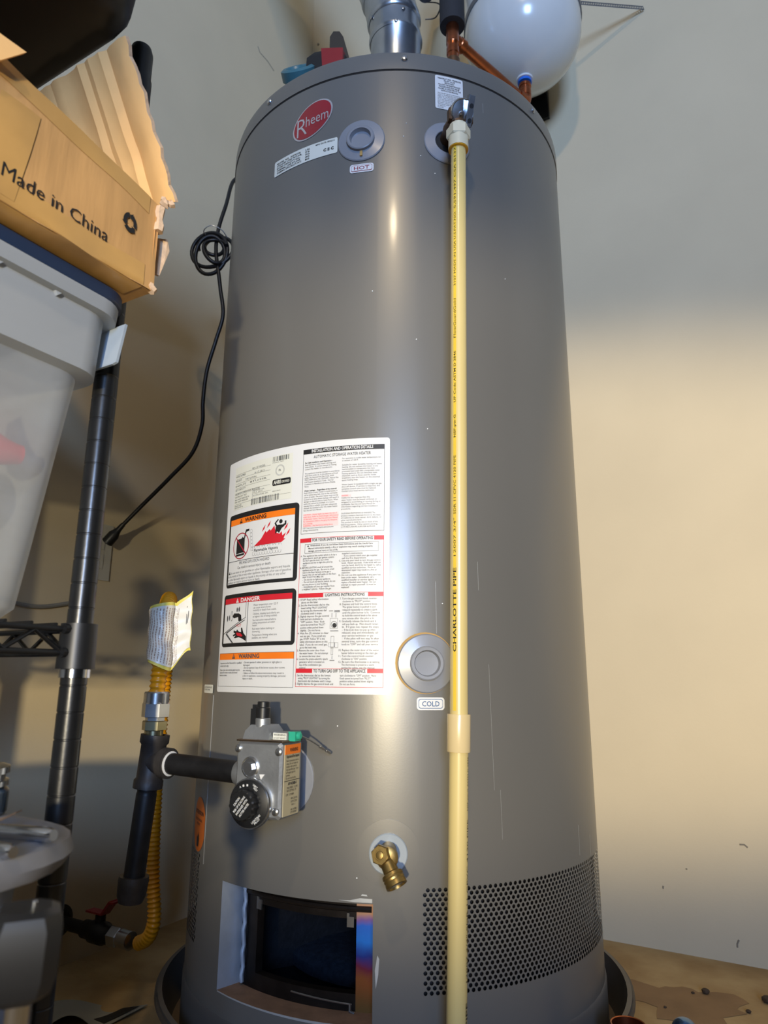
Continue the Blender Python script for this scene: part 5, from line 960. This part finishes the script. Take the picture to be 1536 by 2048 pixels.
b = MB(); b.lathe([(0.036, 0.026), (0.039, 0.027), (0.039, 0.031), (0.036, 0.032), (0.036, 0.036), (0.039, 0.037), (0.039, 0.042), (0.034, 0.044)], (-0.366, -0.655, LZ), AZ, 28); b.build('jar_lid', m_chrome, JR, angle=30)

TS = thing('tube_stand', (-0.205, -0.842, FZ), 'black plastic head on a shiny metal tube in front of the grey tote', 'stand')
o_ = Vector((-0.205, -0.842, 0)); 
b = MB(); ku = Vector((0.90, 0.43, 0)); kw = Vector((0.43, -0.90, 0))
def oct_(a, c, z, ch=0.010): return [o_+ku*x+kw*y+AZ*z for x, y in ((a-ch, c), (a, c-ch), (a, -c+ch), (a-ch, -c), (-a+ch, -c), (-a, -c+ch), (-a, c-ch), (-a+ch, c))]
b.grid([oct_(0.012, 0.012, 0.330, 0.006), oct_(0.0165, 0.0165, 0.334, 0.007), oct_(0.0190, 0.0190, 0.342, 0.008), oct_(0.0195, 0.0195, 0.366, 0.008), oct_(0.0175, 0.0175, 0.373, 0.008), oct_(0.013, 0.013, 0.3755, 0.006)], closed_u=True, cap0=True, cap1=True); b.build('head', m_blk, TS, angle=25)
b = MB(); b.lathe([(0.0085, FZ), (0.0085, 0.334)], (o_.x, o_.y, 0), AZ, 20); b.build('tube', m_chrome, TS)
b = MB(); b.lathe([(0.0015, 0.375), (0.0015, 0.3775), (0.0006, 0.3782)], o_+ku*0.004, AZ, 10); b.build('rivet', m_chrome, TS)
b = MB(); b.lathe([(0.022, FZ), (0.022, FZ+0.010), (0.011, FZ+0.018)], (o_.x, o_.y, 0), AZ, 20); b.build('foot', m_blk, TS)

# ------------------------------------------------------------------ floor bits
def leaf(s, v):
    p = Vector((-0.553, 0.000, 0)).lerp(Vector((-0.392, -0.012, 0)), s); q = Vector((-0.520, -0.085, 0)).lerp(Vector((-0.440, -0.095, 0)), s)
    h = p.lerp(q, v); h.z = FZ+0.002+0.018*math.sin(pi*s)*v**2+0.004*math.sin(s*7)*(1-v); return h
LF = thing('leaflet', (-0.48, -0.04, FZ), 'curled printed paper leaflet lying on the floor in the dark left corner', 'leaflet')
b = MB(); b.grid([[leaf(i/20, j/10) for i in range(21)] for j in range(11)]); b.grid([[leaf(i/20, j/10)-AZ*0.0008 for i in range(21)] for j in range(11)]); b.build('sheet', m_paper, LF, angle=60)
b = MB(); b.grid([[leaf(0.76+0.18*i/6, 0.05+0.75*j/6)+AZ*0.0008 for i in range(7)] for j in range(7)]); b.build('printed_panel', m_ink, LF, angle=60)
CR = Vector((0.296, -0.262, 0.0))
b = MB(); b.lathe([(0.0195, FZ), (0.0195, 0.040), (0.0225, 0.043), (0.0225, 0.0775), (0.0215, 0.0795), (0.0200, 0.0790), (0.0190, 0.050)], CR, AZ, 32); tag(b.build('copper_fitting', m_copper, base=(CR.x, CR.y, FZ)), 'round copper pipe fitting standing on the floor in front of the pan', 'fitting')
CB = thing('caster_knob', (0.369, -0.255, FZ), 'polished blue steel knob on a post at the bottom right', 'knob')
b = MB(); b.lathe([(0.016*math.sin(pi*k/14)+0.0004, -0.016*math.cos(pi*k/14)) for k in range(15)], (0.369, -0.255, 0.068), AZ, 28); b.build('ball', M('blued_steel', '#5f7ea8', 0.12, 0.95), CB)
b = MB(); b.lathe([(0.014, FZ), (0.014, FZ+0.006), (0.006, FZ+0.010), (0.006, 0.056)], (0.369, -0.255, 0), AZ, 16); b.build('post', m_blk, CB)
for k, (x, y, r, lab) in enumerate(((0.526, 0.065, 0.0065, 'round dark pebble alone on the bare floor right of the pan'), (0.504, 0.064, 0.0028, 'tiny dark crumb just left of the round pebble'), (0.564, -0.003, 0.0040, 'flat dark chip on the floor near the lower right corner'), (0.613, 0.034, 0.0085, 'brown stone cut off by the right edge of the photo'), (0.437, 0.010, 0.0025, 'small dark speck on the damp floor stain'))):
    b = MB(); rn = random.Random(k); rows = []
    for i in range(1, 6):
        a = pi*i/6; rows.append([Vector((x+r*math.sin(a)*math.cos(2*pi*j/9)*(0.8+0.4*rn.random()), y+r*math.sin(a)*math.sin(2*pi*j/9)*(0.8+0.4*rn.random()), FZ+r*0.62*(1-math.cos(a)))) for j in range(9)])
    b.grid(rows, closed_u=True, cap0=True, cap1=True); tag(b.build('pebble', M('pebble_brown', '#4a3a2a', 0.8), base=(x, y, FZ)), lab, 'pebble', 'bits on the floor')
b = MB(); rn = random.Random(11); cx, cy = 0.475, 0.03
pts = []
for k in range(36):
    a = 2*pi*k/36; r = 1+0.22*math.sin(3*a+1)+0.13*math.sin(7*a)+0.07*math.sin(13*a+2); pts.append(Vector((cx+0.085*r*math.cos(a)-0.02*math.sin(a), cy+0.075*r*math.sin(a), FZ+0.0006)))
b.add(pts+[Vector((cx, cy, FZ+0.0006))], [(k, (k+1) % 36, 36) for k in range(36)])
fs_ = b.build('floor_stain', M('damp_concrete', '#967650', 0.8, var=0.15, scale=14), bpy.data.objects['floor']); 
# scuffs on the walls
m_scuff = M('wall_scuff', '#8d8474', 0.8)
for wn, nrm, pts, w_ in (('wall_left', AW, [(-0.4254, 0.4692, 2.397), (-0.4203, 0.4784, 2.3841), (-0.4027, 0.5101, 2.3854), (-0.3867, 0.5389, 2.3769)], 0.0016),
                         ('wall_right', nR, [(-0.2690, 0.6974, 2.650), (-0.2717, 0.6989, 2.6566)], 0.004),
                         ('wall_right', nR, [(0.5344, 0.252, 0.099), (0.5350, 0.2517, 0.104)], 0.0016), ('wall_right', nR, [(0.5740, 0.2301, 0.1405), (0.5765, 0.2287, 0.1405)], 0.0014),
                         ('wall_right', nR, [(0.6427, 0.192, 0.0161), (0.6430, 0.1918, 0.022), (0.6461, 0.1901, 0.0293)], 0.0016), ('wall_right', nR, [(0.662, 0.1813, 0.196), (0.6690, 0.1774, 0.1965), (0.6736, 0.1748, 0.1920)], 0.0016)):
    b = MB(); b.tube([Vector(p)-nrm*0.0006 for p in pts], w_, 6); b.build('scuff', m_scuff, bpy.data.objects[wn])
for o in bpy.data.objects:
    if 'base' in o.keys(): del o['base']
